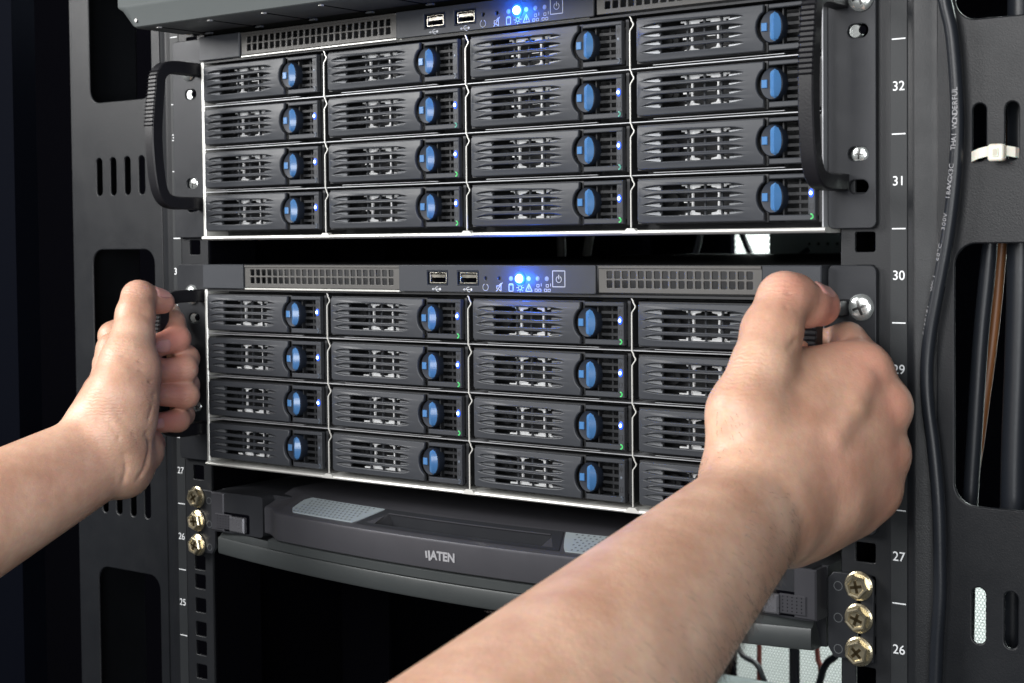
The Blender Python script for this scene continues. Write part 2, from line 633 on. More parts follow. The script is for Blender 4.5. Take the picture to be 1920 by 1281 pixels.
# ================================================================== SERVER TRAY (built once, copied)
def lens_slot(x0, xa, xb, x1, zc, h):
    """through opening of a louvre"""
    return [(xa, zc - h / 2), (xb, zc - h / 2), (xb, zc + h / 2), (xa, zc + h / 2)]


P0, P1, PZ0, PZ1 = 5.4, 78.6, 2.7, 25.3
SLZ = (20.6, 16.25, 11.95, 7.6)


def face_meshes():
    out = {}
    # face plate with four long louvre openings and a concave right edge round the latch
    loop = [(P0 + 1.2, PZ0), (P1, PZ0)]
    ccx, ccz, rx, rz = 82.4, 14.2, 7.6, 8.6
    lower, upper = [], []
    for i in range(13):
        a = math.radians(240 - 120 * i / 12)
        x, z = ccx + rx * math.cos(a), ccz + rz * math.sin(a)
        lower.append((min(x, P1), z))
    loop += lower
    loop += [(P1, PZ1), (P0 + 1.2, PZ1), (P0, PZ1 - 1.2), (P0, PZ0 + 1.2)]
    loops = [loop]
    for z in SLZ:
        h = 2.35
        xa, xb = 9.2, 67.6
        pts = [(xa, z - 0.15)]
        for t in (0.2, 0.45, 0.75, 1.0):
            pts.append((xa + 9.6 * t, z - 0.15 - (h / 2 - 0.15) * math.sin(t * math.pi / 2)))
        for t in (1.0, 0.75, 0.45, 0.2):
            pts.append((xb - 9.0 * t, z - 0.15 - (h / 2 - 0.15) * math.sin(t * math.pi / 2)))
        pts.append((xb, z))
        for t in (0.2, 0.45, 0.75, 1.0):
            pts.append((xb - 9.0 * t, z + 0.1 + (h / 2 - 0.1) * math.sin(t * math.pi / 2)))
        for t in (1.0, 0.75, 0.45, 0.2):
            pts.append((xa + 9.6 * t, z + 0.1 + (h / 2 - 0.1) * math.sin(t * math.pi / 2)))
        loops.append(pts)
    face = plate_mesh("faceplate", loops, -11.2, 2.6, M_PLASTIC, bevel=0.55)
    # the plate is bowed: fullest towards its right end and across its middle
    for v in face.vertices:
        x, z = v.co.x / S, v.co.z / S
        v.co.y -= (1.5 * math.sin(math.pi * min(1, max(0, (x - 5) / 120))) + 0.9 * (1 - ((z - 14) / 11.3) ** 2) - 0.5) * S
    face.update()
    out["faceplate"] = face
    # ramps at both ends of every louvre: pale slivers that paint the highlights of the sloping plastic
    mb = MB()
    for z in SLZ:
        for xa, xb, ya, yb in ((9.0, 18.8, -11.2, -9.3), (67.8, 58.6, -12.2, -9.9)):
            vs = [(xa, ya, z - 0.1), (xb, yb, z - 1.25), (xb, yb, z - 0.05), (xa, ya + 2, z - 0.1), (xb, -7.6, z - 1.25), (xb, -7.6, z - 0.05)]
            mb.add([(xa, ya + 1.4, z + 0.1), (xb, -7.6, z - 1.2), (xb, -7.6, z + 1.2)], [(0, 1, 2)])
            mb.add(vs, [(0, 1, 2), (3, 5, 4), (1, 4, 5, 2), (0, 3, 4, 1), (0, 2, 5, 3)])
    out["louvre_ramp"] = mb.mesh("louvre_ramp", M_RAMP, False)
    # vertical mullions just behind the louvres
    mb = MB()
    for x in (34.3, 44.0, 53.6):
        mb.box(x - 0.45, x + 0.45, -8.5, -7.2, PZ0 + 2, PZ1 - 2)
    mb.box(58.6, 60.0, -8.5, -7.2, PZ0 + 2, PZ1 - 2)
    mb.box(17.6, 18.8, -8.5, -7.2, PZ0 + 2, PZ1 - 2)
    out["mullion"] = mb.mesh("mullion", M_PLASTIC)
    # bright inner cage: I-shaped posts with top and bottom rails
    mb = MB()
    for x in (35.2, 50.2):
        mb.box(x - 0.5, x + 0.5, -5.6, -4.4, 6, 22)
        for zc, d in ((6.8, 1), (21.2, -1)):
            q = [(x - 4.2, zc - 1.1 * d), (x + 4.2, zc - 1.1 * d), (x + 4.2, zc + 0.7 * d), (x + 1.2, zc + 1.2 * d), (x + 0.6, zc + 2.4 * d), (x - 0.6, zc + 2.4 * d), (x - 1.2, zc + 1.2 * d), (x - 4.2, zc + 0.7 * d)]
            mb.prism_y(q if d > 0 else q[::-1], -5.4, -4.6)
    mb.box(27, 57, -5.8, -4.2, 5.7, 6.6)
    mb.box(29, 57, -5.8, -4.2, 21.3, 22.2)
    mb.box(30, 34, -5.4, -4.6, 12.8, 13.7)
    mb.box(44.0, 48.5, -5.4, -4.6, 13.6, 14.4)
    out["cage"] = mb.mesh("cage", M_CAGE)
    mb = MB()
    mb.lathe_y(18.5, 14, [(4.2, 2.5), (4.6, 3.5)], 14)
    mb.lathe_y(18.5, 14, [(1.4, 1.4), (1.6, 3.5)], 10)
    out["fan_hub"] = mb.mesh("fan_hub", M_INNER, True)
    # black tray body behind everything (an open box)
    mb = MB()
    mb.box(4.6, 107.2, 9.0, 10.5, 1.6, 26.6)
    mb.box(4.6, 5.8, -8.6, 9.0, 2.3, 25.7)
    mb.box(78.4, 79.4, -8.6, 9.0, 2.3, 25.7)
    mb.box(5.8, 78.4, -8.6, 9.0, 25.0, 25.7)
    mb.box(5.8, 78.4, -8.6, 9.0, 2.3, 3.0)
    mb.box(105.4, 107.2, -7.0, 9.0, 2.0, 26.0)
    out["body"] = mb.mesh("drive_tray", M_INNER)
    # window frame at the right: a C shape with the light bar
    mb = MB()
    mb.box(80.8, 105.2, -11.0, -8.0, 2.7, 5.5, 0.4)
    mb.box(80.8, 105.2, -11.0, -8.0, 23.2, 25.3, 0.4)
    mb.box(101.5, 105.2, -11.02, -8.0, 5.5, 23.2, 0.3)
    out["window_frame"] = mb.mesh("window_frame", M_PLASTIC)
    mb = MB()
    for z in (8.0, 11.9, 15.8, 19.7):
        mb.box(88.5, 101.5, -6.2, -4.6, z - 0.75, z + 0.75)
    mb.box(94.4, 95.4, -5.6, -4.8, 5.5, 23)
    mb.box(86.6, 87.4, -7.5, -4.0, 5.5, 23.2)
    mb.box(80.8, 105.0, -8.0, 2.0, 3.4, 5.0)
    mb.box(80.8, 105.0, -8.0, 2.0, 23.6, 25.0)
    out["inner_bars"] = mb.mesh("inner_bars", M_INNER2)
    # latch: round dark housing with a blue half-lens and a small blue tab
    mb = MB()
    mb.lathe_y(82.6, 14.2, [(5.8, -11.0), (7.4, -11.4), (8.0, -10.6), (8.0, -6.0)], 28, 0.80)
    out["latch_housing"] = mb.mesh("latch_housing", M_DARKPL, True)
    xs = 84.4
    n = 12
    mb = MB()
    left, right, ridge = [], [], []
    for i in range(n + 1):
        t = -1 + 2 * i / n
        z = 14.2 + 7.2 * t
        w = math.sqrt(max(0, 1 - abs(t) ** 1.9))
        left.append((xs - 2.6 * min(1, w * 1.5), -11.3, z))
        right.append((xs + 3.4 * w, -11.3, z))
        ridge.append((xs + 0.6 * w, -11.3 - 2.6 * w, z))
    nn = n + 1
    vs = left + ridge + right
    fs = []
    for i in range(n):
        fs.append((i, nn + i, nn + i + 1, i + 1))
        fs.append((nn + i, 2 * nn + i, 2 * nn + i + 1, nn + i + 1))
        fs.append((2 * nn + i, i, i + 1, 2 * nn + i + 1))
    mb.add(vs, fs)
    out["latch_button"] = mb.mesh("latch_button", M_BLUE, False)
    out["latch_tab"] = MB().box(77.3, 80.3, -11.8, -10.8, 12.3, 16.3, 0.2).mesh("latch_tab", M_BLUE)
    # two light pipes on the bar
    out["light_on"] = MB().lathe_y(103.2, 15.8, [(0.4, -12.1), (0.9, -11.9), (1.05, -10.9)], 12, 0.75).mesh("status_light", M_LEDBLUE, True)
    out["light_on"].transform(Matrix.Diagonal((1, 1, 1, 1)))
    out["light_halo"] = MB().lathe_y(103.2, 15.8, [(1.2, -11.5), (2.0, -11.3), (2.2, -10.9)], 14, 0.62).mesh("light_halo", M_LEDHALO, True)  # glowing disc standing in for the halo of the light
    out["light_off"] = MB().lathe_y(103.2, 15.8, [(0.4, -11.2), (0.8, -11.1), (0.9, -10.9)], 12, 0.75).mesh("status_light", M_LEDOFF, True)
    for nm, mt in (("act_on", M_LEDGREEN), ("act_dim", M_LEDTEAL), ("act_off", M_LEDOFF)):
        mb = MB()
        stroke(mb, arc(103.0, 4.6, 1.1, -80, 80, 6), 0.65, -11.0, d=0.25)
        out[nm] = mb.mesh("activity_light", mt)
    mb = MB()
    for a in range(0, 360, 45):
        c, s_ = math.cos(math.radians(a)), math.sin(math.radians(a))
        stroke(mb, [(103.2 + 0.8 * c, 20.3 + 0.8 * s_), (103.2 + 1.5 * c, 20.3 + 1.5 * s_)], 0.3, -11.02, d=0.1)
    stroke(mb, arc(103.2, 20.3, 0.6, 0, 360, 8), 0.25, -11.02, d=0.1)
    stroke(mb, [(102.4, 8.2), (104.1, 8.2), (104.1, 10.6), (102.4, 10.6)], 0.3, -11.02, True, 0.1)
    out["icon_mark"] = mb.mesh("icon_mark", M_DARKINK)
    return out


M_RAMP = mat("louvre_ramp_highlight", (0.16, 0.168, 0.18), 0.34, 0.4, 0.05, 900)  # paler than the tray plastic: louvre highlights put into the colour
M_INNER2 = mat("inner_bar_plastic", (0.012, 0.013, 0.015), 0.5, spec=0.3)
T = face_meshes()


def place_tray(parent, x, z, on, act):
    body = link("drive_tray", T["body"], parent, (x, 0, z))
    for nm in ("faceplate", "louvre_ramp", "mullion", "cage", "fan_hub", "window_frame", "inner_bars", "latch_housing", "latch_button", "latch_tab", "icon_mark"):
        q = link(nm, T[nm], body)
        if nm in ("louvre_ramp", "mullion", "cage", "fan_hub", "inner_bars", "icon_mark"):
            q["kind"] = "stuff"
    sl = link("status_light", T["light_on"] if on else T["light_off"], body)
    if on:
        link("light_halo", T["light_halo"], body)
    link("activity_light", T["act_on"] if act == 2 else T["act_dim"] if act == 1 else T["act_off"], body)
    return body


# ================================================================== SERVER PARTS
def handle_mesh(s):
    """bowed grip: a flat bar in the y-z plane, 8 mm wide, with ribs on the upper half of its front"""
    outer, inner = [], []
    ctl = [(0, 108.8), (-12, 108.8), (-24, 108.6), (-31, 106.6), (-35.0, 101.5), (-36.0, 94), (-37.6, 82), (-38.8, 66), (-38.2, 50), (-36.6, 37), (-34.6, 29.5), (-30.6, 24.4), (-23.5, 22.3), (-12, 22.1), (0, 22.1)]
    cl = catmull(ctl, 4)
    for i, p in enumerate(cl):
        t = cl[min(i + 1, len(cl) - 1)] - cl[max(i - 1, 0)]
        t = t / np.linalg.norm(t)
        nrm = np.array((t[1], -t[0]))          # points outward (away from the ear)
        th = 4.0 + 0.3 * math.exp(-((p[1] - 66) / 30) ** 2)
        outer.append((p[0] + nrm[0] * th, p[1] + nrm[1] * th))
        inner.append((p[0] - nrm[0] * th, p[1] - nrm[1] * th))
    inner = inner[::-1]
    if outer[10][1] < inner[-11][1]:
        outer, inner = inner[::-1], outer[::-1]
    prof = outer + inner
    n = len(prof)
    # rounded rim: three rings across the width
    w = 3.9
    mb = MB()

    def shrink(pts, d):
        res = []
        for i in range(len(pts)):
            a, b, c = Vector(pts[i - 1]), Vector(pts[i]), Vector(pts[(i + 1) % len(pts)])
            t = (c - a)
            if t.length < 1e-6:
                res.append(pts[i])
                continue
            t.normalize()
            nrm = Vector((-t.y, t.x))
            res.append((b.x + nrm.x * d, b.y + nrm.y * d))
        return res
    area2 = sum(prof[i][0] * prof[(i + 1) % n][1] - prof[(i + 1) % n][0] * prof[i][1] for i in range(n))
    sg = 1 if area2 > 0 else -1
    inn = shrink(prof, 0.7 * sg)
    rings = [(-w, inn), (-w + 0.7, prof), (w - 0.7, prof), (w, inn)]
    vs = []
    for x, pts in rings:
        vs += [(x, y, z) for y, z in pts]
    fs = []
    for k in range(3):
        for i in range(n):
            j = (i + 1) % n
            fs.append((k * n + i, k * n + j, (k + 1) * n + j, (k + 1) * n + i))
    # side caps as strips between the outer and the inner run
    h = len(outer)
    g = len(inner)
    for base, flip in ((0, False), (3 * n, True)):
        o_idx = list(range(h))
        i_idx = [n - 1 - k for k in range(g)]
        i = j = 0
        while i < h - 1 or j < g - 1:
            ti = (i + 1) / (h - 1) if i < h - 1 else 9
            tj = (j + 1) / (g - 1) if j < g - 1 else 9
            if ti <= tj:
                f = (base + o_idx[i], base + o_idx[i + 1], base + i_idx[j])
                i += 1
            else:
                f = (base + o_idx[i], base + i_idx[j + 1], base + i_idx[j])
                j += 1
            fs.append(f if not flip else f[::-1])
    mb.add(vs, fs)
    grip = mb.mesh("handle", M_HANDLE, True)
    rib = MB()
    oz = np.array([p[1] for p in outer])
    oy = np.array([p[0] for p in outer])
    okk = oy < -30
    zz, yy = oz[okk][::-1], oy[okk][::-1]
    z = 105.0
    while z > 70:
        y = float(np.interp(z, zz, yy))
        rib.add([(-w + .1, y + 0.5, z - 0.85), (w - .1, y + 0.5, z - 0.85), (w - .1, y - 0.9, z), (-w + .1, y - 0.9, z), (-w + .1, y + 0.5, z + 0.85), (w - .1, y + 0.5, z + 0.85)],
                [(0, 1, 2, 3), (3, 2, 5, 4), (0, 3, 4), (1, 5, 2)])
        z -= 2.45
    ribs = rib.mesh("grip_rib", M_HANDLE)
    return grip, ribs


GRIP, GRIPRIB = handle_mesh(1)


def grille(parent, x0, x1, z0, z1, n, name="vent_grille"):
    """metal plate with two rows of square holes"""
    loops = [[(x0, z0), (x1, z0), (x1, z1), (x0, z1)]]
    m_ = 4.2
    zc0 = (z0 + z1) / 2 + 0.3
    pitch = (x1 - x0 - 2 * m_) / n
    for i in range(n):
        cx = x0 + m_ + pitch * (i + 0.5)
        for zc in (zc0 - 2.45, zc0 + 2.45):
            w, h = pitch * 0.36, 1.95
            loops.append(rrect(cx - w, cx + w, zc - h, zc + h, 0.5, 2))
    g = plate(name, loops, -8.0, 1.2, M_GRILLE, parent, 0.25)
    MB().box(x0, x1, -8.6, -7.4, z1 - 0.6, z1 + 0.9, 0.2).build("grille_lip", M_GRILLE, g)
    return g


def usb_port(parent, x, z):
    w, h = 7.6, 4.1
    o = plate("usb_port", [rrect(x - w, x + w, z - h, z + h, 0.4, 2), rrect(x - w + 0.5, x + w - 0.5, z - h + 0.5, z + h - 0.5, 0.3, 2)], -9.35, 2.2, M_DARKPL, parent, 0.1)
    MB().box(x - w + .5, x + w - .5, -4.0, -3.5, z - h + .5, z + h - .5).build("port_back", M_VOID, o)
    sx0, sx1 = x - 5.6, x + 6.6
    plate("port_shell", [rrect(sx0, sx1, z - 3.1, z + 3.1, 0.5, 2), rrect(sx0 + 0.5, sx1 - 0.5, z - 2.6, z + 2.6, 0.3, 2)], -9.0, 5.0, M_USB, o, 0.1)
    MB().box(sx0 + 1.0, sx1 - 1.0, -8.6, -4, z + 0.2, z + 1.9).build("port_tongue", M_USB, o)
    return o


def icons(parent, z):
    y = -9.25
    zi = z - 5.0

    def ic(fn, w=0.34):
        mb = MB()
        fn(mb, w)
        return link("icon_mark", mb.mesh("icon_mark", M_ICONINK), parent, (6.8, 0, 0))

    def usb(cx):
        def f(mb, w):
            zz = z - 6.4
            stroke(mb, [(cx - 2.6, zz), (cx + 2.2, zz)], w, y)
            stroke(mb, [(cx - 1.4, zz), (cx + 0.0, zz + 1.3), (cx + 1.0, zz + 1.3)], w, y)
            stroke(mb, [(cx - 0.6, zz), (cx + 0.6, zz - 1.3), (cx + 1.5, zz - 1.3)], w, y)
            mb.prism_y(arc(cx + 2.6, zz, 0.75, 0, 330, 7), y - .08, y)
            mb.prism_y([(cx - 3.4, zz), (cx - 2.2, zz - 0.7), (cx - 2.2, zz + 0.7)], y - .08, y)
        return f
    ic(usb(-28.6), 0.3)
    ic(usb(-6.0), 0.3)
    ic(lambda mb, w: stroke(mb, arc(6.7, zi, 1.9, 60, -240, 14), w, y))

    def mute(mb, w):
        cx = 16.2
        stroke(mb, [(cx - 1.6, zi - 0.9), (cx - 0.4, zi - 0.9), (cx + 1.3, zi - 2.2), (cx + 1.3, zi + 2.2), (cx - 0.4, zi + 0.9), (cx - 1.6, zi + 0.9)], w, y, True)
        stroke(mb, [(cx - 2.0, zi - 2.2), (cx + 2.2, zi + 2.6)], w, y)
    ic(mute)

    def disk(mb, w):
        stroke(mb, [(23.0, zi - 2.0), (25.8, zi - 2.0), (25.8, zi + 1.6), (25.2, zi + 2.1), (23.6, zi + 2.1), (23.0, zi + 1.6)], w, y, True)
        stroke(mb, [(23.3, zi + 1.5), (25.5, zi + 1.5)], w * 0.8, y)
    ic(disk)

    def sun(mb, w):
        stroke(mb, arc(30.6, zi, 1.15, 0, 360, 10), w, y)
        for a in range(0, 360, 45):
            c, s_ = math.cos(math.radians(a)), math.sin(math.radians(a))
            stroke(mb, [(30.6 + 1.7 * c, zi + 1.7 * s_), (30.6 + 2.5 * c, zi + 2.5 * s_)], w * 0.8, y)
    ic(sun)

    def warn(mb, w):
        stroke(mb, [(34.3, zi - 1.9), (38.7, zi - 1.9), (36.5, zi + 2.2)], w, y, True)
        stroke(mb, [(36.5, zi - 0.8), (36.5, zi + 1.0)], w, y)
    ic(warn)
    for cx in (42.6, 48.8):
        def net(mb, w, cx=cx):
            for dx, dz in ((0, 1.2), (-1.2, -1.3), (1.2, -1.3)):
                stroke(mb, [(cx + dx - .75, zi + dz - .7), (cx + dx + .75, zi + dz - .7), (cx + dx + .75, zi + dz + .7), (cx + dx - .75, zi + dz + .7)], w * 0.8, y, True)
            stroke(mb, [(cx + 2.2, zi + 1.0), (cx + 2.2, zi + 2.3)], w * 0.8, y)
        ic(net)

    def power(mb, w):
        cx, cz = 56.4, z - 0.1
        stroke(mb, [(cx - 4, cz - 4.2), (cx + 4, cz - 4.2), (cx + 4, cz + 4.4), (cx - 4, cz + 4.4)], w, y, True)
        stroke(mb, arc(cx, cz - 0.2, 1.7, 125, 415, 12), w * 1.1, y)
        stroke(mb, [(cx, cz + 0.1), (cx, cz + 2.1)], w * 1.1, y)
    ic(power)


def make_server(z0, label, rows_on, green, hidden):
    sv = thing("rack_server", label, "server", (0, 0, z0))
    # chassis: a closed dark box behind the trays
    MB().box(-217, 217, 12, 620, 0.8, 128.6).build("chassis", M_INNER, sv)
    MB().box(-217.6, -215.2, -7.5, 12, 0.8, 113.0, 0.5).build("side_edge", M_SILVER, sv)
    MB().box(215.6, 216.5, -7.5, 12, 0.8, 113.0, 0.2).build("side_edge", M_SHELF, sv)
    mb = MB()
    ys = [(-6.0, -1.9), (-8.0, -1.5), (-8.9, -0.6), (-8.6, 0.3), (-7.2, 0.8), (12, 0.8), (12, -1.9)]
    mb.prism_x(ys, -217.6, 217.6)
    o = mb.build("bottom_lip", M_SILVER, sv, True)
    for x in (-108.5, 0.0, 108.5):
        MB().prism_y([(x - 5, -1.0), (x + 5, -1.0), (x + 2, 1.7), (x - 2, 1.7)], -9.2, -6).build("lip_tab", M_SILVER, o)
    # shelf lines between the rows
    for r in (1, 2, 3):
        MB().box(-215, 215, -7.6, 11, 1.5 + 27.6 * r - 0.22, 1.5 + 27.6 * r + 0.22).build("row_shelf", M_SHELF, sv)
        for c in range(4):
            MB().box(-217 + 108.5 * c + 14, -217 + 108.5 * c + 88, -8.4, -6.8, 1.5 + 27.6 * r + 1.0, 1.5 + 27.6 * r + 1.25).build("shelf_lip", M_SHELF, sv)
    MB().box(-215, 215, -7.2, 11, 112.0, 113.2).build("row_shelf", M_INNER, sv)
    # zigzag spring strips between the columns
    for c in (1, 2, 3):
        x = -217 + 108.5 * c
        pts = []
        for r in range(4):
            b = 1.5 + 27.6 * r
            pts += [(x, b + 0.5), (x, b + 18.6), (x + 0.1, b + 20.0), (x + 2.0, b + 22.4), (x + 2.2, b + 23.4), (x + 1.0, b + 25.2), (x + 0.9, b + 26.0), (x, b + 27.3)]
        w = 0.3
        n = len(pts)
        vs = [(p - w, -8.4, q) for p, q in pts] + [(p + w, -8.4, q) for p, q in pts] + [(p - w, -7.7, q) for p, q in pts] + [(p + w, -7.7, q) for p, q in pts]
        fs = []
        for i in range(n - 1):
            fs += [(i, n + i, n + i + 1, i + 1), (2 * n + i, i, i + 1, 2 * n + i + 1), (n + i, 3 * n + i, 3 * n + i + 1, n + i + 1)]
        MB().add(vs, fs).build("divider_spring", M_SILVER, sv)
    # sixteen drive trays
    for r in range(4):
        for c in range(4):
            place_tray(sv, -217 + 108.5 * c, 1.5 + 27.6 * r, (r, c) in rows_on, green.get((r, c), 0))
    # top strip: blank block, grille, control panel, grille, blank block
    zt0, zt1 = 113.6, 129.0
    MB().box(-217, -179.9, -9.4, 6, zt0, zt1, 0.5).build("blank_block", M_PANEL, sv)
    MB().box(184.4, 216.0, -9.2, 6, zt0 + 0.6, zt1, 0.5).build("blank_block", M_PANEL, sv)
    grille(sv, -179.4, -50.5, zt0 + 1.0, zt1 - 1.2, 24)
    grille(sv, 88.0, 183.7, zt0 + 0.8, zt1 - 1.2, 18)
    MB().box(-189, 82, -6, -5.4, zt0 - 0.2, zt0 + 0.7).build("strip_lip", M_SILVER, sv)
    MB().box(-179.0, -50.6, -8.8, -6.5, zt0 - 0.5, zt0 + 0.6, 0.3).build("strip_lip", M_SILVER, sv)
    zc = 121.6
    loops = [rrect(-50.0, 86.8, zt0, zt1, 0.8, 2),
             rrect(-21.3 - 7.7, -21.3 + 7.7, zc - 4.2, zc + 4.2, 0.4, 2), rrect(0.8 - 7.7, 0.8 + 7.7, zc - 4.2, zc + 4.2, 0.4, 2),
             obround(13.6, zc, 1.9, 1.9, 3), obround(23.0, zc, 1.9, 1.9, 3)]
    cp = plate("control_panel", loops, -9.2, 2.0, M_PANEL, sv, 0.4)
    usb_port(sv, -21.3, zc)
    usb_port(sv, 0.8, zc)
    icons(cp, zc)
    for x, mt, r in ((31.2, M_LEDDIM, 1.3), (43.3, M_LEDWARM, 1.3), (49.3, M_LEDDIM, 1.3), (55.4, M_LEDDIM, 1.3)):
        MB().lathe_y(x, zc, [(0.5 * r, -9.55), (r, -9.4), (r, -9.0)], 16).build("indicator_light", mt, cp, True)
    MB().lathe_y(37.3, zc, [(0.9, -11.4), (1.9, -11.0), (2.3, -10.2), (2.4, -9.2)], 18).build("indicator_light", M_LEDCORE, cp, True)
    MB().lathe_y(37.3, zc, [(2.3, -9.9), (3.4, -9.8), (4.0, -9.2)], 20).build("light_halo", M_LEDHALO, cp, True)  # wide glowing disc, the halo built as a surface
    d = bpy.data.lights.new("indicator_lamp", 'POINT')
    d.energy = 0.07
    d.color = (0.0, 0.13, 1.0)
    d.shadow_soft_size = 0.002
    lo = bpy.data.objects.new("indicator_lamp", d)
    COL.objects.link(lo)
    lo.parent = sv
    lo.location = Vector((37.3, -16.5, zc - 0.5)) * S
    # ears, handles and screws
    for s in (-1, 1):
        x0, x1 = (216.6, 241.3) if s > 0 else ((-248.4 if hidden else -249.6), -217.9)
        holes = [obround(s * 232.2, z, 10.4, 6.4) for z in (93.7, 35.5, 19.9)] + [obround(s * 232.2, 109, 7, 6.4)]
        ear = plate("ear", [rrect(x0, x1, 0, 129.1, 3.2, 4)] + holes, -3.4, 2.6, M_EAR, sv, 0.45)
        hx = 223.9 * s if s > 0 else -223.6
        h = link("handle", GRIP, sv, (hx, -3.4, 0))
        hr = link("grip_rib", GRIPRIB, h)
        hr["kind"] = "stuff"
        if s > 0:
            h.scale = (1.0, 0.93, 1.0)
        if not (s > 0 and hidden):
            pass
        pan_screw(sv, 234.0 if s > 0 else -233.6, -3.5, 109.0, 0.0)
        # rail screw seen in the second slot: plain bright stud with a dark thread hole
        st = MB().lathe_y(s * 232.2 - 1.5, 93.7, [(3.0, -2.6), (3.3, -2.0), (3.3, 0.4)], 20).build("stud", M_ZINC, sv, True)
        MB().lathe_y(s * 232.2 + 2.3, 94.0, [(1.9, -3.2), (2.0, -2.4)], 14).build("stud_hole", M_VOID, st)
        pan_screw(sv, s * 232.2 + 0.6, -1.6, 35.3, 0.5, 0.66)
    return sv


on_u = {(r, c) for r in (0, 1, 2) for c in range(4)} - {(2, 3), (1, 3)}
gr_u = {(0, 2): 2, (1, 2): 1, (2, 2): 1, (0, 1): 2, (1, 1): 2, (2, 1): 1, (0, 3): 2}
make_server(0.3, "upper rack server with sixteen drive bays, its left and right black handles free", on_u, gr_u, False)
on_l = {(r, c) for r in (1, 2, 3) for c in range(4)}
gr_l = {(3, 2): 2, (2, 2): 2, (1, 2): 2, (3, 1): 2, (2, 1): 2, (1, 1): 2}
make_server(-146.3, "lower rack server with sixteen drive bays, gripped at both handles by two bare hands", on_l, gr_l, True)

# ================================================================== KEYBOARD DRAWER
kv = thing("console_drawer", "black slide-out console drawer with dotted grey grip pads under the lower server", "console drawer", (0, 0, -207))
KZ = 207.0


def front_y(x):
    a = abs(x)
    if a > 163:
        return -9.0
    if a > 136:
        t = (163 - a) / 27
        t = t * t * (3 - 2 * t)
        return -9.0 - 14.0 * t
    t = 1 - (a / 136) ** 2
    return -23.0 - 9.0 * t


def low_y(x):
    return -7.5 - 23.5 * (1 - (abs(x) / 212) ** 2)


def sweep(xs, prof, name, material, parent, smooth=True, yfun=front_y, skip=None):
    """prof: list of (dy from front, z)"""
    mb = MB()
    n = len(prof)
    vs, fs = [], []
    for x in xs:
        fy = yfun(x)
        vs += [(x, (fy + d) if d < 500 else d - 1000, z + KZ) for d, z in prof]
    m_ = len(xs)
    for k in range(m_ - 1):
        for i in range(n - 1):
            if skip and i == skip[0] and abs(xs[k]) < skip[1] and abs(xs[k + 1]) < skip[1]:
                continue
            fs.append((k * n + i, (k + 1) * n + i, (k + 1) * n + i + 1, k * n + i + 1))
    fs.append(tuple(range(n)))
    fs.append(tuple(reversed(range((m_ - 1) * n, m_ * n))))
    mb.add(vs, fs)
    o = mb.build(name, material, parent, smooth)
    return o


xs = [x for x in np.linspace(-164, 164, 67)]
# front beam: slope up to the back, rounded lip, face with the lettering
SLP = 0.345
prof = [(1060, -161.6), (27, -161.6), (24, -162.4), (19.5, -169.3 + SLP * 15.5), (7.0, -169.3 + SLP * 3.0), (4, -169.3), (1.6, -169.8), (0.5, -170.4), (0, -171.8), (0.2, -186.6), (1.2, -187.4), (6, -187.6)]
sweep(xs, prof, "drawer_front", M_KVM, kv, skip=(3, 62.5))
xs2 = [x for x in np.linspace(-152, 152, 61)]
sweep(xs2, [(5, -187.9), (1.4, -188.4), (0.8, -189.0), (0.9, -193.6), (1.3, -194.0), (2.0, -194.1)], "lower_trim", M_KVMLOW, kv, yfun=low_y)
sweep([x for x in np.linspace(-209, 209, 67)], [(6, -191), (3.0, -194.2), (1.6, -194.6), (1.2, -195.5), (1.2, -204.0), (1.8, -205.2), (3.4, -205.8), (14, -206.0)], "lower_panel", M_KVMLOW, kv, yfun=low_y)
MB().box(-212, 212, 4, 420, -205.5 + KZ, -186 + KZ).build("tray_base", M_KVMDARK, kv)
MB().box(-214, 214, 2, 420, -186 + KZ, -164.6 + KZ).build("drawer_shell", M_KVMDARK, kv)
# end blocks with square release buttons
for s in (-1, 1):
    o = MB().prism_y(rrect(min(s * 166, s * 212), max(s * 166, s * 212), -190.5 + KZ, -164.5 + KZ, 2.2, 3), -8.6, 4).build("end_block", M_KVMDARK, kv, True)
    a, b = sorted((s * 178.0, s * 209.0))
    plate("button_recess", [rrect(a, b, -189.4 + KZ, -177.2 + KZ, 1.2, 2)], -8.9, 0.5, M_VOID, kv, 0.1)
    a, b = sorted((s * 193.6, s * 208.0))
    bt = MB().box(a, b, -10.2, -8.0, -188.2 + KZ, -178.4 + KZ, 0.5).build("release_button", M_KVM, kv)
    a2, b2 = sorted((s * 180.4, s * 193.8))
    MB().box(a2, b2, -11.8, -8.0, -188.8 + KZ, -179.0 + KZ, 0.9).build("button_key", M_BTN, bt)
    dots = MB()
    for i in range(5):
        for j in range(5):
            cx = s * (195.6 + 2.5 * i)
            cz = -186.6 + KZ + 1.75 * j
            dots.prism_y(arc(cx, cz, 0.33, 0, 300, 5), -10.27, -10.15)
    dots.build("button_dimple", M_VOID, bt)["kind"] = "stuff"
# grip pads on the sloping top, and the finger recess between them


def top_point(x, t, lift=0.0):
    """t=0 at the near lip, t=1 at the back of the slope"""
    fy = front_y(x)
    y = fy + 4.6 + 18.6 * t
    z = -169.3 + SLP * (0.6 + 18.6 * t)
    return (x, y, z + KZ + lift)


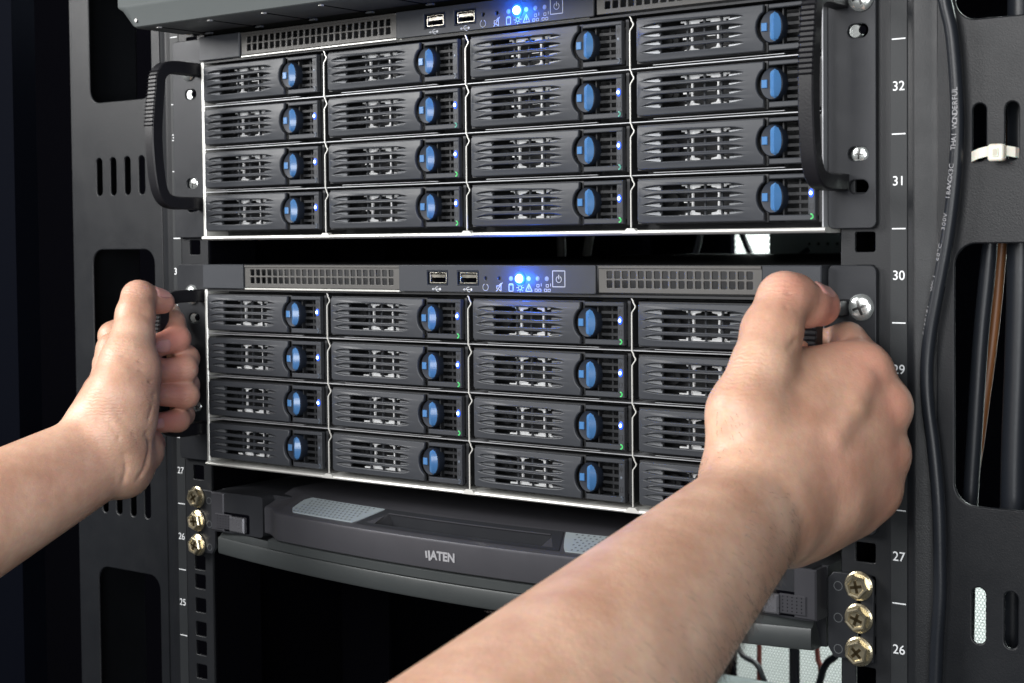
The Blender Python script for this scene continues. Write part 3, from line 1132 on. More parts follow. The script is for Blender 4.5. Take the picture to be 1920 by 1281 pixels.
for s in (-1, 1):
    mb = MB()
    n, k_ = 26, 5
    vs, fs = [], []
    for i in range(n + 1):
        for j in range(k_ + 1):
            t = j / k_
            xo = 134 - 4.5 * (1 - math.sqrt(max(0, 1 - (2 * abs(t - 0.5)) ** 4)))
            xi = 76 - 11 * t ** 0.8
            x = s * (xi + (xo - xi) * i / n)
            vs.append(top_point(x, 0.02 + 0.96 * t, 0.55))
    for i in range(n):
        for j in range(k_):
            a = i * (k_ + 1) + j
            fs.append((a, a + 1, a + k_ + 2, a + k_ + 1))
    N0 = len(vs)
    pad = mb.add(vs, fs)
    # skirts
    ring = [i * (k_ + 1) for i in range(n + 1)] + [n * (k_ + 1) + j for j in range(1, k_ + 1)] + [i * (k_ + 1) + k_ for i in range(n - 1, -1, -1)] + [j for j in range(k_ - 1, 0, -1)]
    base = len(mb.v)
    mb.v += [(mb.v[i][0], mb.v[i][1], mb.v[i][2] - 1.0) for i in ring]
    for a in range(len(ring)):
        b = (a + 1) % len(ring)
        mb.f.append((ring[a], ring[b], base + b, base + a))
    po = mb.build("grip_pad", M_PAD, kv, True)
    dots = MB()
    for i in range(15):
        for j in range(7):
            t = 0.1 + 0.8 * j / 6
            x = s * (80 + 3.6 * i + (1.8 if j % 2 else 0) - 8 * t)
            if abs(x) > 131:
                continue
            c = top_point(x, t, 0.62)
            ring_ = []
            for q in range(6):
                a = math.radians(60 * q)
                ring_.append((c[0] + 0.75 * math.cos(a), c[1] + 0.75 * math.sin(a), c[2] + 0.75 * math.sin(a) * 0.345))
            dots.add(ring_, [tuple(range(6))])
    dots.build("pad_dimple", M_DOT, po)["kind"] = "stuff"
# recess: dark frame and a sunk tray with a bright inner lip
mb = MB()


def quad_strip(mb, A, B):
    n = len(A)
    b = len(mb.v)
    mb.v += list(A) + list(B)
    for i in range(n - 1):
        mb.f.append((b + i, b + i + 1, b + n + i + 1, b + n + i))


X0 = np.linspace(-1, 1, 25)
near_o = [top_point(72.5 * u, 0.0, 0.45) for u in X0]
near_i = [top_point(67.0 * u, 0.13, 0.45) for u in X0]
far_o = [top_point(63.5 * u, 1.0, 0.45) for u in X0]
far_i = [top_point(58.0 * u, 0.80, 0.45) for u in X0]
quad_strip(mb, near_o, near_i)
quad_strip(mb, far_i, far_o)
quad_strip(mb, [near_o[0], far_o[0]], [near_i[0], far_i[0]])
quad_strip(mb, [near_i[-1], far_i[-1]], [near_o[-1], far_o[-1]])
rc = mb.build("recess_frame", M_KVMDARK, kv)
mb = MB()
back_lo = [(p[0] * 0.97, p[1] + 0.5, p[2] - 9.5) for p in far_i]
near_lo = [(p[0] * 0.97, p[1] - 0.5, p[2] - 9.0) for p in near_i]
# lift the pocket above the slope so that it reads as an opening in a raised frame
quad_strip(mb, far_i, back_lo)
quad_strip(mb, back_lo, near_lo)
quad_strip(mb, near_lo, near_i)
quad_strip(mb, [far_i[0], near_i[0]], [back_lo[0], near_lo[0]])
quad_strip(mb, [near_i[-1], far_i[-1]], [near_lo[-1], back_lo[-1]])
mb.build("finger_recess", M_KVMDARK, kv)
MB().tube([(p[0], p[1] - 0.4, p[2] - 0.3) for p in far_i], 0.4, 6).build("recess_lip", M_KVM, rc)
# lettering on the front face
lg = thing  # (kept as a part, not a thing)
mb = MB()
YF = front_y(-2) + 0.0
tm = text_mesh("ATEN", 6.8, -1.0, -179.3 + KZ, YF - 0.10, M_GREYINK, bold=0.26, sx=1.0)
link("logo", tm, kv)
mb = MB()
zb, zt = -182.0 + KZ, -176.6 + KZ
for (xa, za, xb, zb2, w) in ((-10.4, zb + 0.4, -10.9, zt - 0.9, 1.5), (-12.6, zb + 1.6, -13.0, zt - 1.2, 1.3)):
    stroke(mb, [(xa, za), (xb, zb2)], w, YF - 0.02, d=0.1)
mb.build("logo", M_GREYINK, kv)
text("lettering", "R", 4.2, 170.0, -201.0 + KZ, front_y(170) + 1.15, M_GREYINK, kv)
# brackets with three flanged bolts each
for s in (-1, 1):
    a, b = sorted((s * 216.2, s * 239.6))
    holes = [obround(s * 231.9, z + KZ, 1.6 if False else 2.4, 2.4, 3) for z in (-179.2, -195.4)]
    pts = [(a, -206.5 + KZ), (b, -207.6 + KZ), (b, -165.9 + KZ), (a, -165.9 + KZ)]
    c = 2.6
    if s > 0:
        pts = [(a + 3, -207.6 + KZ), (b, -207.6 + KZ), (b, -168 + KZ), (b - 2, -165.9 + KZ), (a + 3, -165.9 + KZ), (a, -169 + KZ), (a, -203 + KZ)]
    else:
        pts = [(a, -207.6 + KZ), (b - 3, -207.6 + KZ), (b, -203 + KZ), (b, -169 + KZ), (b - 3, -165.9 + KZ), (a + 2, -165.9 + KZ), (a, -168 + KZ)]
    br = plate("mounting_bracket", [pts] + holes, -3.0, 2.2, M_EAR, kv, 0.35)
    for z in (-171.1, -186.6, -201.9):
        plate("punch_mark", [obround(s * 221.5, z + KZ - 1.5, 4.6, 4.6, 5), obround(s * 221.5, z + KZ - 1.5, 4.0, 4.0, 5)], -3.06, 0.1, M_RIM, br)
    for i, z in enumerate((-171.1, -186.8, -202.9)):
        hex_bolt(kv, s * 232.4, -3.0, z + KZ, (0.2, 0.75, -0.35)[i] + s * 0.2)
    a, b = sorted((s * 201, s * 213))
    MB().box(a, b, -8.9 - 0.6, 4, -190.0 + KZ, -165.0 + KZ, 0.8).build("end_cap", M_KVM, kv)

# ================================================================== TOP UNIT
tu = thing("keyboard_tray", "light grey overhanging unit with a chamfered corner above the upper server", "rack unit", (0, 0, 132))
body = MB()
face = [(-12, 47), (-54.5, 47), (-55, 46), (-55, 12.2), (-54, 10.8), (-51.0, 0.6), (-49.4, -0.4), (-12, -0.4)]
# bezel with a chamfered lower left corner: sweep of the profile, narrowing to the ends
xsb = [(-241.3, 14.0), (-240.6, 10.5), (-231.5, 1.0), (-229.0, -0.4), (241.3, -0.4)]
for i in range(len(xsb) - 1):
    pass
mbz = MB()
outl = [(-241.5, 47), (-241.5, 13.5), (-240.6, 11.0), (-231.6, 1.2), (-229.0, -0.2), (241.5, -0.2), (241.5, 47)]
n = len(outl)
ringY = []
for y, dz, inset in ((-55.2, 0, 1.0), (-55.8, 0, 2.2)):
    pass
vs = [(x, -12, z) for x, z in outl]
vs += [(x, -49.5, z) for x, z in outl]
up = [(-240.9, 47), (-240.9, 13.7), (-240.0, 12.6), (-236.5, 12.0), (-232.0, 11.8), (241.0, 11.8), (241.0, 47)]
mid = [(-241.3, 47), (-241.3, 13.5), (-240.2, 11.2), (-231.2, 1.8), (-228.8, 0.8), (241.3, 0.8), (241.3, 47)]
vs += [(x, -51.0, z) for x, z in mid]
vs += [(x, -54.6, z) for x, z in up]
up2 = [(-240.4, 47), (-240.2, 14.6), (-239.4, 13.8), (-236.0, 13.4), (-232.0, 13.2), (240.6, 13.2), (240.6, 47)]
vs += [(x, -55.2, z) for x, z in up2]
fs = []
for k in range(4):
    for i in range(n):
        j = (i + 1) % n
        fs.append((k * n + i, k * n + j, (k + 1) * n + j, (k + 1) * n + i))
fs.append(tuple(range(n)))
fs.append(tuple(range(4 * n, 5 * n)))
mbz.add(vs, fs)
bz = mbz.build("front_bezel", M_BEZEL, tu, True)
MB().lathe_y(-226.5, 4.4, [(1.3, -52.7), (1.5, -51.6)], 12).build("screw", M_RECESS, bz, True)
MB().box(-224.0, 224.0, -12, 430, 0.6, 44).build("case", M_UNDER, tu)
MB().box(-224.0, 224.0, -49, -12, -0.1, 1.0).build("underside", M_UNDER, tu)
for i in range(9):
    x = -214 + 46 * i
    MB().add([(x, -44, -0.35), (x + 1.6, -44, -0.35), (x + 3.2, -9, -0.35), (x + 1.4, -9, -0.35), (x, -44, 0.2), (x + 1.6, -44, 0.2), (x + 3.2, -9, 0.2), (x + 1.4, -9, 0.2)],
             [(0, 1, 2, 3), (4, 7, 6, 5), (0, 4, 5, 1), (1, 5, 6, 2), (2, 6, 7, 3), (3, 7, 4, 0)]).build("seam_groove", M_VOID, tu)
    MB().box(x + 0.2, x + 2.4, -47, -44.5, -0.9, 0.2).build("rivet", M_SILVER, tu)
    MB().box(x + 1.6, x + 6.4, -8, -5.5, -0.9, 0.2).build("rivet", M_RIM, tu)
for z in (4, 20):
    b_ = hex_bolt(tu, -232.5, -3.0, z + 4)

# ================================================================== CABLES AND TIE
CP = [(272.5, 136), (273.6, 119), (274.6, 104.0), (277.8, 89.2), (279.8, 67.3), (280.5, 45.4), (279.1, 21.2), (276.1, -3.1), (271.6, -27.6), (267.9, -47.4), (266.1, -64.8), (266.7, -82.1), (269.3, -101.7), (271.6, -126.4), (272.3, -151.1), (272.4, -171.0), (271.1, -191.2), (270.3, -211.6), (269.5, -240), (269, -300)]


path = catmull([(x, -3.4, z) for x, z in CP])
pc = thing("power_cable", "thick black power cable with white lettering hanging down beside the right rail numbers", "cable", (269, -3.4, -300))


def rel(o, t):
    o.parent = t
    o.matrix_parent_inverse = Matrix.Translation(-t.location)
    return o


rel(MB().tube(path, 3.1, 18).build("jacket", M_CABLE, None, True), pc)
# printed lettering wrapped along the cable, read from bottom to top
msg = "E150181   VW-1   60\u00b0C   300V   18AWGX3C   THAI WONDERFUL"
dense = np.array(catmull([(x, -3.4, z) for x, z in CP], 40))
dense = dense[::-1]
seg = np.r_[0, np.cumsum(np.linalg.norm(np.diff(dense, axis=0), axis=1))]
s_start = np.interp(-50.0, dense[:, 2], seg)
s_end = np.interp(64.0, dense[:, 2], seg)
stepc = (s_end - s_start) / len(msg)
letters = []
to_cam = np.array((527.6, -685.1, 0)) - np.array((276, -3, 0))
for i, ch in enumerate(msg):
    if ch == ' ':
        continue
    sp = s_start + stepc * (i + 0.5)
    p = np.array([np.interp(sp, seg, dense[:, a]) for a in range(3)])
    q = np.array([np.interp(sp + 1, seg, dense[:, a]) for a in range(3)])
    t = Vector(q - p).normalized()
    # letters sit on the side of the jacket that drifts from its front to its right flank going up
    f = (p[2] + 50) / 114.0
    ang = math.radians(-62 + 70 * f)
    out = Vector((math.sin(ang), -math.cos(ang), 0))
    out = (out - t * out.dot(t)).normalized()
    upv = out.cross(t).normalized()     # top of the letter
    upv = -t.cross(out).normalized() * -1
    me = text_mesh(ch, 3.5, 0, 0, 0, M_WHITEINK, thick=0.02, sx=0.95)
    pos = Vector(p) + out * 3.17
    up_l = out.cross(t)
    # local x -> along the cable, local -y -> outward, local z -> letter top
    Mx = Matrix(((t.x, -out.x, up_l.x, pos.x * S), (t.y, -out.y, up_l.y, pos.y * S), (t.z, -out.z, up_l.z, pos.z * S), (0, 0, 0, 1)))
    me.transform(Mx)
    letters.append(me)
import bmesh
bm = bmesh.new()
for me in letters:
    bm.from_mesh(me)
me = bpy.data.meshes.new("printed_lettering")
bm.to_mesh(me)
bm.free()
me.materials.append(M_GREYINK)
rel(link("printed_lettering", me), pc)

ct = thing("cable_tie", "off-white nylon cable tie looped through two slots of the right side panel", "cable tie", (296, 0, 34))
strapP = [(283.6, 6, 31.5), (286, -0.5, 32.3), (290, -2.2, 33.6), (295, -2.4, 34.6), (303, -2.2, 34.2), (306, -0.5, 33.5), (307.5, 6, 33)]
mb = MB()
vs, fs = [], []
for x, y, z in strapP:
    vs += [(x, y, z - 2.3), (x, y, z + 2.3), (x, y + 1.2, z + 2.3), (x, y + 1.2, z - 2.3)]
for k in range(len(strapP) - 1):
    for i in range(4):
        j = (i + 1) % 4
        fs.append((k * 4 + i, k * 4 + j, (k + 1) * 4 + j, (k + 1) * 4 + i))
mb.add(vs, fs)
rel(mb.build("strap", M_TIE), ct)
rel(plate("tie_head", [rrect(295.2, 302.6, 29.6, 37.4, 1.4, 3)], -6.6, 4.6, M_TIE, None, 0.9), ct)
rel(plate("tie_window", [rrect(297.4, 300.4, 31.4, 35.6, 0.7, 3)], -6.95, 0.6, M_TIE, None, 0.25), ct)
rel(plate("tie_slot", [rrect(297.9, 299.9, 32.0, 35.0, 0.5, 3)], -7.02, 0.2, mat("nylon_shadow", (0.4, 0.38, 0.31), 0.5)), ct)

for nm, lbl, cat_, P_, r_, mt in (
    ("black_cable", "slanting matte black cable behind the right side panel cutout, beside the orange one", "cable", [(287, 30, 60), (284, 30, -8), (280, 30, -50), (277, 30, -95), (274, 30, -150), (272, 30, -260)], 3.8, M_CABLE),
    ("orange_cable", "thin orange cable seen through the large right side panel cutout", "cable", [(292, 40, 60), (286.5, 40, -8), (282.5, 40, -50), (276, 40, -100), (271.5, 40, -140), (268, 40, -260)], 2.6, M_ORANGE),
    ("sleeved_cable", "thickest dark cable running straight down behind the large right cutout", "cable", [(299, 28, 150), (299, 28, -8), (298, 28, -60), (296, 28, -130), (296, 28, -260)], 6.0, M_CABLE),
    ("black_cable", "dark cable pressed close behind the right edge of the large right cutout", "cable", [(313, 36, 150), (312, 36, -130), (312, 36, -260)], 3.0, M_CABLE),
    ("grey_tube", "thin grey tube standing behind the left side panel cutouts", "tube", [(-365, 60, 190), (-367, 60, -330)], 3.0, M_INNER),
):
    t = tag(MB().tube(catmull(P_, 5), r_, 14).build(nm, mt, None, True), lbl, cat_)

# thin wires in front of the perforated rear door
for i, (lbl, P_, r_, mt) in enumerate((
    ("straight thick black wire in front of the perforated rear door", [(-112, 640, -250), (-112, 640, -420), (-113, 640, -620)], 5.4, M_CABLE),
    ("black wire slanting down right before the perforated door, nearest the arm", [(-225, 660, -330), (-184, 660, -412), (-154, 660, -442), (-130, 660, -600)], 3.0, M_CABLE),
    ("thin dark red wire left of the straight thick black one before the rear door", [(-163, 670, -250), (-165, 670, -430), (-166, 670, -600)], 2.6, M_RED),
    ("curving red wire between two black ones before the rear door", [(-97, 650, -300), (-93, 650, -400), (-89, 650, -430), (-88, 650, -600)], 2.6, M_RED),
    ("black wire slanting down left before the perforated door, right of the red one", [(-40, 640, -330), (-66, 640, -392), (-87, 640, -428), (-120, 640, -600)], 3.6, M_CABLE),
    ("rightmost thin red wire hanging before the perforated rear door", [(-67, 655, -300), (-67, 655, -430), (-67, 655, -600)], 2.0, M_RED),
)):
    tag(MB().tube(catmull(P_, 5), r_, 8).build("hanging_wire", mt, None, True), lbl, "wire")
for i, (lbl, P_) in enumerate((
    ("black strap crossing the bright patch of mesh deep in the gap between the servers", [(-205, 690, 40), (-188, 690, -10), (-170, 690, -40)]),
    ("black upright wire left of the bright mesh patch in the gap", [(-222, 670, 40), (-232, 670, -10), (-246, 670, -50)]),
)):
    tag(MB().tube(catmull(P_, 4), 3.2, 8).build("hanging_wire", M_CABLE, None, True), lbl, "wire")
for i, (lbl, P_, r_) in enumerate((
    ("pale grey looped cable deep in the gap, left of the others", [(-268, 420, 40), (-262, 420, 0), (-255, 420, -40)], 3.0),
    ("pale grey upright cable deep in the gap above the lower server", [(-232, 425, 40), (-232, 425, -10), (-230, 425, -50)], 4.0),
    ("pale grey slanting cable deep in the gap, right of the upright one", [(-196, 425, 40), (-204, 425, -10), (-214, 425, -50)], 4.0),
)):
    tag(MB().tube(catmull(P_, 4), r_, 8).build("inner_cable", M_TUBE, None, True), lbl, "cable")
HANDS = {'left': {'base': [(-205.3, -111.6, -123.5, 19.3, -215.1, -251.8, -171.0, 31.3, 14),
 (-197.5, -100.1, -134.4, 17, -209.0, -280.8, -190.6, 38.6, 14),
 (-205.9, -107.6, -108.0, 15.5, -214.8, -92.4, -93.9, 13, 9),
 (-200.8, -101.8, -118.5, 16, -219.9, -83.8, -93.9, 12, 7),
 (-219.9, -83.8, -93.9, 12, -232.9, -69.9, -69.1, 10.8, 7),
 (-202.1, -96.9, -127.1, 17, -221.2, -78.9, -102.6, 15, 9),
 (-221.2, -78.9, -102.6, 15, -246.0, -60.0, -80.0, 12, 9),
 (-201.1, -94.0, -135.4, 17, -246.0, -62.0, -100.0, 12, 9),
 (-199.5, -89.4, -140.7, 15, -243.0, -62.0, -118.0, 11.5, 9),
 (-192.1, -104.0, -116.1, 17.5, -194.4, -96.1, -94.8, 19, 8),
 (-194.4, -96.1, -94.8, 19, -199.9, -85.6, -75.0, 15.6, 8),
 (-199.9, -85.6, -75.0, 15.6, -207.0, -75.3, -59.7, 12.6, 8),
 (-191.1, -90.3, -105.6, 13, -195.9, -81.7, -81.6, 13, 9),
 (-190.9, -95.0, -128.1, 12, -191.5, -91.0, -112.6, 12.5, 9),
 (-194.9, -98.3, -137.0, 14.5, -200.0, -76.9, -129.3, 12.5, 8),
 (-200.8, -73.7, -129.7, 11.5, -206.6, -65.5, -127.8, 10.5, 6)], 'prox': [(-247.0, -58.0, -62.0, 10.0, -241.0, -19.0, -50.0, 8.9, 5),
 (-247.0, -60.0, -80.0, 10.0, -242.0, -18.0, -72.0, 8.9, 5),
 (-246.0, -61.0, -100.0, 9.700000000000001, -242.0, -18.0, -94.0, 8.600000000000001, 5),
 (-243.0, -61.0, -118.0, 9.0, -240.0, -18.0, -112.0, 7.8999999999999995, 5),
 (-206.7, -76.3, -61.2, 12.8, -212.4, -68.8, -47.0, 11.6, 4),
 (-212.4, -68.8, -47.0, 11.6, -217.5, -62.2, -36.5, 9.8, 4),
 (-217.5, -62.2, -36.5, 9.8, -218.8, -58.1, -36.3, 9.4, 4)], 'dist': [[(-218.3, -60.2, -36.2, 9.3, -218.9, -49.6, -39.0, 8.3, 3),
 (-218.9, -49.6, -39.0, 8.3, -218.1, -41.7, -40.6, 7.4, 3)], [(-241.0, -19.0, -50.0, 8.799999999999999, -226.8, -27.4, -54.0, 8.2, 3),
 (-226.8, -27.4, -54.0, 8.2, -214.6, -33.9, -64.2, 8.4, 3),
 (-214.6, -33.9, -64.2, 8.4, -215.1, -51.8, -67.9, 7.3, 3)], [(-242.0, -18.0, -72.0, 8.799999999999999, -215.9, -25.4, -77.1, 8.2, 3),
 (-215.9, -25.4, -77.1, 8.2, -207.8, -34.6, -83.3, 8.4, 3),
 (-207.8, -34.6, -83.3, 8.4, -213.4, -53.6, -83.1, 7.3, 3)], [(-242.0, -18.0, -94.0, 8.5, -215.4, -25.8, -94.2, 7.9, 3),
 (-215.4, -25.8, -94.2, 7.9, -206.5, -34.4, -99.8, 8.100000000000001, 3),
 (-206.5, -34.4, -99.8, 8.100000000000001, -213.2, -54.1, -97.8, 7.000000000000001, 3)], [(-240.0, -18.0, -112.0, 7.8, -218.7, -26.5, -113.5, 7.199999999999999, 3),
 (-218.7, -26.5, -113.5, 7.199999999999999, -212.7, -35.9, -115.6, 7.3999999999999995, 3),
 (-212.7, -35.9, -115.6, 7.3999999999999995, -214.8, -54.8, -116.2, 6.3, 3)]], 'crease': [(-173.9, -98.8, -93.1, 0.5, -173.9, -93.2, -92.7, 0.5, 1),
 (-173.9, -93.2, -92.7, 0.5, -175.8, -86.3, -93.4, 0.5, 1),
 (-177.7, -102.2, -84.3, 0.45, -176.7, -93.9, -84.2, 0.45, 1),
 (-176.7, -93.9, -84.2, 0.45, -178.1, -84.7, -86.3, 0.45, 1),
 (-183.2, -99.4, -76.5, 0.45, -180.3, -93.0, -78.1, 0.45, 1),
 (-180.3, -93.0, -78.1, 0.45, -179.5, -84.9, -81.3, 0.45, 1),
 (-189.1, -99.1, -69.9, 0.4, -184.2, -94.5, -71.9, 0.4, 1),
 (-184.2, -94.5, -71.9, 0.4, -181.5, -89.6, -74.6, 0.4, 1),
 (-186.4, -116.8, -100.9, 0.3, -179.1, -114.4, -110.0, 0.3, 1.4),
 (-179.1, -114.4, -110.0, 0.3, -176.4, -109.9, -121.5, 0.3, 1.4),
 (-180.7, -112.9, -99.1, 0.3, -175.5, -107.2, -109.3, 0.3, 1.2),
 (-175.5, -107.2, -109.3, 0.3, -175.2, -99.9, -120.1, 0.3, 1.2),
 (-176.0, -93.1, -115.2, 0.5, -178.9, -88.5, -123.2, 0.5, 2.4),
 (-178.9, -88.5, -123.2, 0.5, -178.3, -91.1, -132.4, 0.5, 2.4),
 (-178.3, -91.1, -132.4, 0.5, -179.5, -96.8, -142.3, 0.5, 2.4),
 (-177.5, -108.4, -125.5, 0.5, -179.0, -105.8, -135.4, 0.5, 1.5),
 (-179.0, -105.8, -135.4, 0.5, -181.1, -107.3, -144.8, 0.5, 1.5),
 (-175.6, -87.0, -93.6, 0.3, -175.0, -89.2, -100.7, 0.3, 1.4),
 (-175.0, -89.2, -100.7, 0.3, -175.0, -92.6, -108.2, 0.3, 1.4),
 (-208.1, -80.1, -42.6, 0.35, -203.7, -75.5, -40.7, 0.35, 1),
 (-203.7, -75.5, -40.7, 0.35, -200.3, -70.2, -43.5, 0.35, 1),
 (-205.2, -81.3, -46.3, 0.35, -201.8, -76.8, -44.8, 0.35, 1),
 (-201.8, -76.8, -44.8, 0.35, -198.9, -71.0, -47.3, 0.35, 1),
 (-201.2, -41.3, -80.8, 0.35, -200.4, -40.3, -84.9, 0.35, 0.8),
 (-200.4, -40.3, -84.9, 0.35, -202.5, -39.9, -89.0, 0.35, 0.8),
 (-201.9, -43.2, -81.4, 0.3, -201.5, -42.4, -84.8, 0.3, 0.8),
 (-201.5, -42.4, -84.8, 0.3, -203.0, -42.0, -88.2, 0.3, 0.8),
 (-200.2, -41.2, -97.6, 0.35, -199.6, -40.1, -101.7, 0.35, 0.8),
 (-199.6, -40.1, -101.7, 0.35, -201.5, -39.8, -105.1, 0.35, 0.8),
 (-201.2, -43.4, -98.1, 0.3, -201.0, -42.3, -101.5, 0.3, 0.8),
 (-201.0, -42.3, -101.5, 0.3, -202.9, -41.6, -105.1, 0.3, 0.8)], 'bumps': [], 'flush': [(-209.4, -43.7, -63.2, 18, 1.0),
 (-209.2, -44.3, -83.3, 14, 0.9),
 (-207.6, -43.9, -100.1, 14, 0.9),
 (-207.6, -50.7, -114.5, 16, 1.0),
 (-212.4, -45.0, -43.0, 12, 0.6),
 (-214.7, -64.8, -29.1, 10, 0.3),
 (-195.2, -71.2, -82.3, 16, 0.35)]}, 'right': {'base': [(230.5, -110.8, -113.2, 18, 232.7, -390.8, -177.5, 28.2, 14),
 (233.7, -101.4, -124.1, 16.2, 268.6, -365.9, -190.6, 29.46, 14),
 (235.3, -112.4, -117.1, 14, 258.1, -389.8, -179.0, 28.45, 18),
 (227.6, -105.1, -104.7, 18.5, 231.7, -76.5, -86.8, 15.5, 12),
 (231.7, -76.5, -86.8, 15.5, 247.8, -38.9, -66.2, 11.6, 12),
 (229.9, -103.7, -110.4, 20, 239.3, -71.2, -94.0, 14.5, 12),
 (239.3, -71.2, -94.0, 14.5, 255.8, -33.7, -82.0, 10.8, 12),
 (233.6, -101.2, -117.3, 19, 243.3, -68.9, -108.1, 14.5, 12),
 (243.3, -68.9, -108.1, 14.5, 254.9, -32.7, -101.6, 10.8, 12),
 (236.8, -96.7, -124.5, 17, 245.3, -67.9, -121.0, 14, 12),
 (245.3, -67.9, -121.0, 14, 251.9, -35.6, -118.5, 10.6, 12),
 (249.8, -39.8, -63.9, 10.2, 250.1, -37.2, -66.0, 10.0, 6),
 (257.7, -33.4, -79.0, 8.8, 257.7, -32.2, -81.5, 8.8, 6),
 (257.2, -33.5, -101.3, 7.8, 256.0, -31.9, -103.5, 7.8, 6),
 (254.3, -36.3, -118.6, 8, 252.4, -35.4, -121.4, 8, 6),
 (244.7, -37.7, -71.0, 13.2, 247.6, -34.9, -114.5, 13.0, 15),
 (238.0, -54.4, -86.3, 15, 241.8, -48.9, -110.8, 15, 16),
 (229.9, -88.5, -104.3, 19, 244.9, -47.0, -89.0, 14.5, 14),
 (232.8, -84.3, -113.9, 18, 245.2, -44.9, -103.7, 14.5, 14),
 (228.7, -91.3, -92.4, 17, 239.7, -55.3, -76.5, 14, 14),
 (228.2, -74.9, -106.2, 20, 237.4, -32.9, -95.9, 15, 12),
 (233.1, -74.5, -122.4, 19, 241.6, -30.7, -115.6, 15, 12),
 (234.9, -83.5, -133.7, 13, 243.9, -41.9, -128.5, 12, 10),
 (225.9, -103.7, -99.3, 15.0, 224.1, -104.1, -78.7, 14.4, 10),
 (224.1, -104.1, -78.7, 14.4, 226.1, -91.9, -59.6, 12.8, 10),
 (220.3, -84.8, -86.7, 16, 218.4, -70.4, -64.4, 12, 10),
 (226.7, -79.2, -64.5, 11.5, 240.8, -46.3, -62.3, 10, 9),
 (231.5, -86.5, -83.5, 13, 241.6, -53.8, -74.2, 12, 10)], 'prox': [(250.5, -36.8, -63.8, 10.700000000000001, 233.4, -19.1, -53.0, 9.600000000000001, 5),
 (258.7, -31.5, -80.6, 11.0, 243.0, -14.0, -78.0, 9.9, 5),
 (257.6, -30.7, -102.6, 10.6, 243.0, -15.0, -98.0, 9.5, 5),
 (253.9, -34.2, -120.4, 9.8, 240.0, -16.0, -116.0, 8.700000000000001, 5),
 (226.1, -91.9, -60.1, 12.8, 225.4, -80.6, -45.0, 12.8, 5),
 (225.4, -80.6, -45.0, 12.8, 225.5, -68.7, -30.9, 11.2, 5),
 (225.5, -68.7, -30.9, 11.2, 227.5, -61.0, -30.2, 10.4, 5)], 'dist': [[(226.6, -66.7, -30.9, 10.6, 228.3, -51.8, -34.1, 10.2, 3),
 (228.3, -51.8, -34.1, 10.2, 229.4, -40.0, -35.3, 9.5, 3)], [(233.4, -19.1, -53.0, 9.5, 218.5, -17.8, -56.9, 8.600000000000001, 3),
 (218.5, -17.8, -56.9, 8.700000000000001, 218.8, -38.7, -58.0, 7.700000000000001, 3)], [(243.0, -14.0, -78.0, 9.799999999999999, 219.0, -14.0, -78.0, 8.9, 3),
 (219.0, -14.0, -78.0, 9.0, 207.0, -38.0, -78.0, 8.0, 3)], [(243.0, -15.0, -98.0, 9.399999999999999, 219.0, -14.0, -98.0, 8.5, 3),
 (219.0, -14.0, -98.0, 8.6, 207.0, -37.0, -98.0, 7.6, 3)], [(240.0, -16.0, -116.0, 8.6, 219.0, -15.0, -116.0, 7.7, 3),
 (219.0, -15.0, -116.0, 7.800000000000001, 209.0, -36.0, -116.0, 6.800000000000001, 3)]], 'crease': [(238.3, -90.9, -51.0, 0.7, 238.8, -85.8, -49.0, 0.7, 1.6),
 (238.8, -85.8, -49.0, 0.7, 239.0, -78.7, -47.5, 0.7, 1.6),
 (226.8, -81.8, -27.6, 0.35, 236.4, -75.2, -29.6, 0.35, 1),
 (218.8, -88.9, -36.1, 0.3, 229.7, -87.7, -33.6, 0.3, 1),
 (229.7, -87.7, -33.6, 0.3, 237.1, -79.6, -36.1, 0.3, 1)], 'bumps': [(253.9, -81.0, -89.5, 2.0, 256.0, -63.7, -77.2, 2.0, 8),
 (256.0, -63.7, -77.2, 2.0, 256.3, -52.6, -67.6, 2.0, 8)], 'flush': [(233.9, -45.3, -36.4, 17, 1.0),
 (231.9, -71.2, -26.0, 14, 0.6),
 (244.8, -37.9, -51.1, 22, 0.35),
 (256.9, -48.2, -62.0, 18, 0.5),
 (265.7, -42.4, -78.7, 13, 0.55),
 (265.0, -43.8, -100.0, 13, 0.45),
 (254.6, -82.6, -100.8, 22, 0.35),
 (259.5, -48.6, -117.7, 12, 0.5)]}}
NAILS = [('left', (-0.7558, 0.6515, -0.0648), (-0.7593, 0.6475, -0.0647), 11.5, 9.6, 'index'), ('left', (-0.7552, 0.6455, -0.114), (-0.7578, 0.6424, -0.1145), 10.0, 8.0, 'pinky'), ('left', (-0.7567, 0.653, -0.0303), (-0.7532, 0.657, -0.0318), 12.5, 8.5, 'thumb'), ('right', (-0.416, 0.9088, -0.0318), (-0.4105, 0.9112, -0.0345), 13, 9.5, 'thumb')]
WR = {'right': [(227.0, -107.4, -61.2, 16, 0.8), (229.5, -76.8, -27.0, 9, 0.8), (224.4, -135.8, -98.8, 22, 0.3)], 'left': [(-211.5, -68.7, -32.2, 9, 0.9), (-192.5, -93.4, -64.6, 14, 0.6), (-183.2, -119.5, -109.1, 26, 0.6), (-198.6, -42.8, -84.6, 8, 1.2), (-198.4, -43.3, -99.6, 8, 1.2), (-176.7, -89.2, -92.8, 20, 0.4)]}


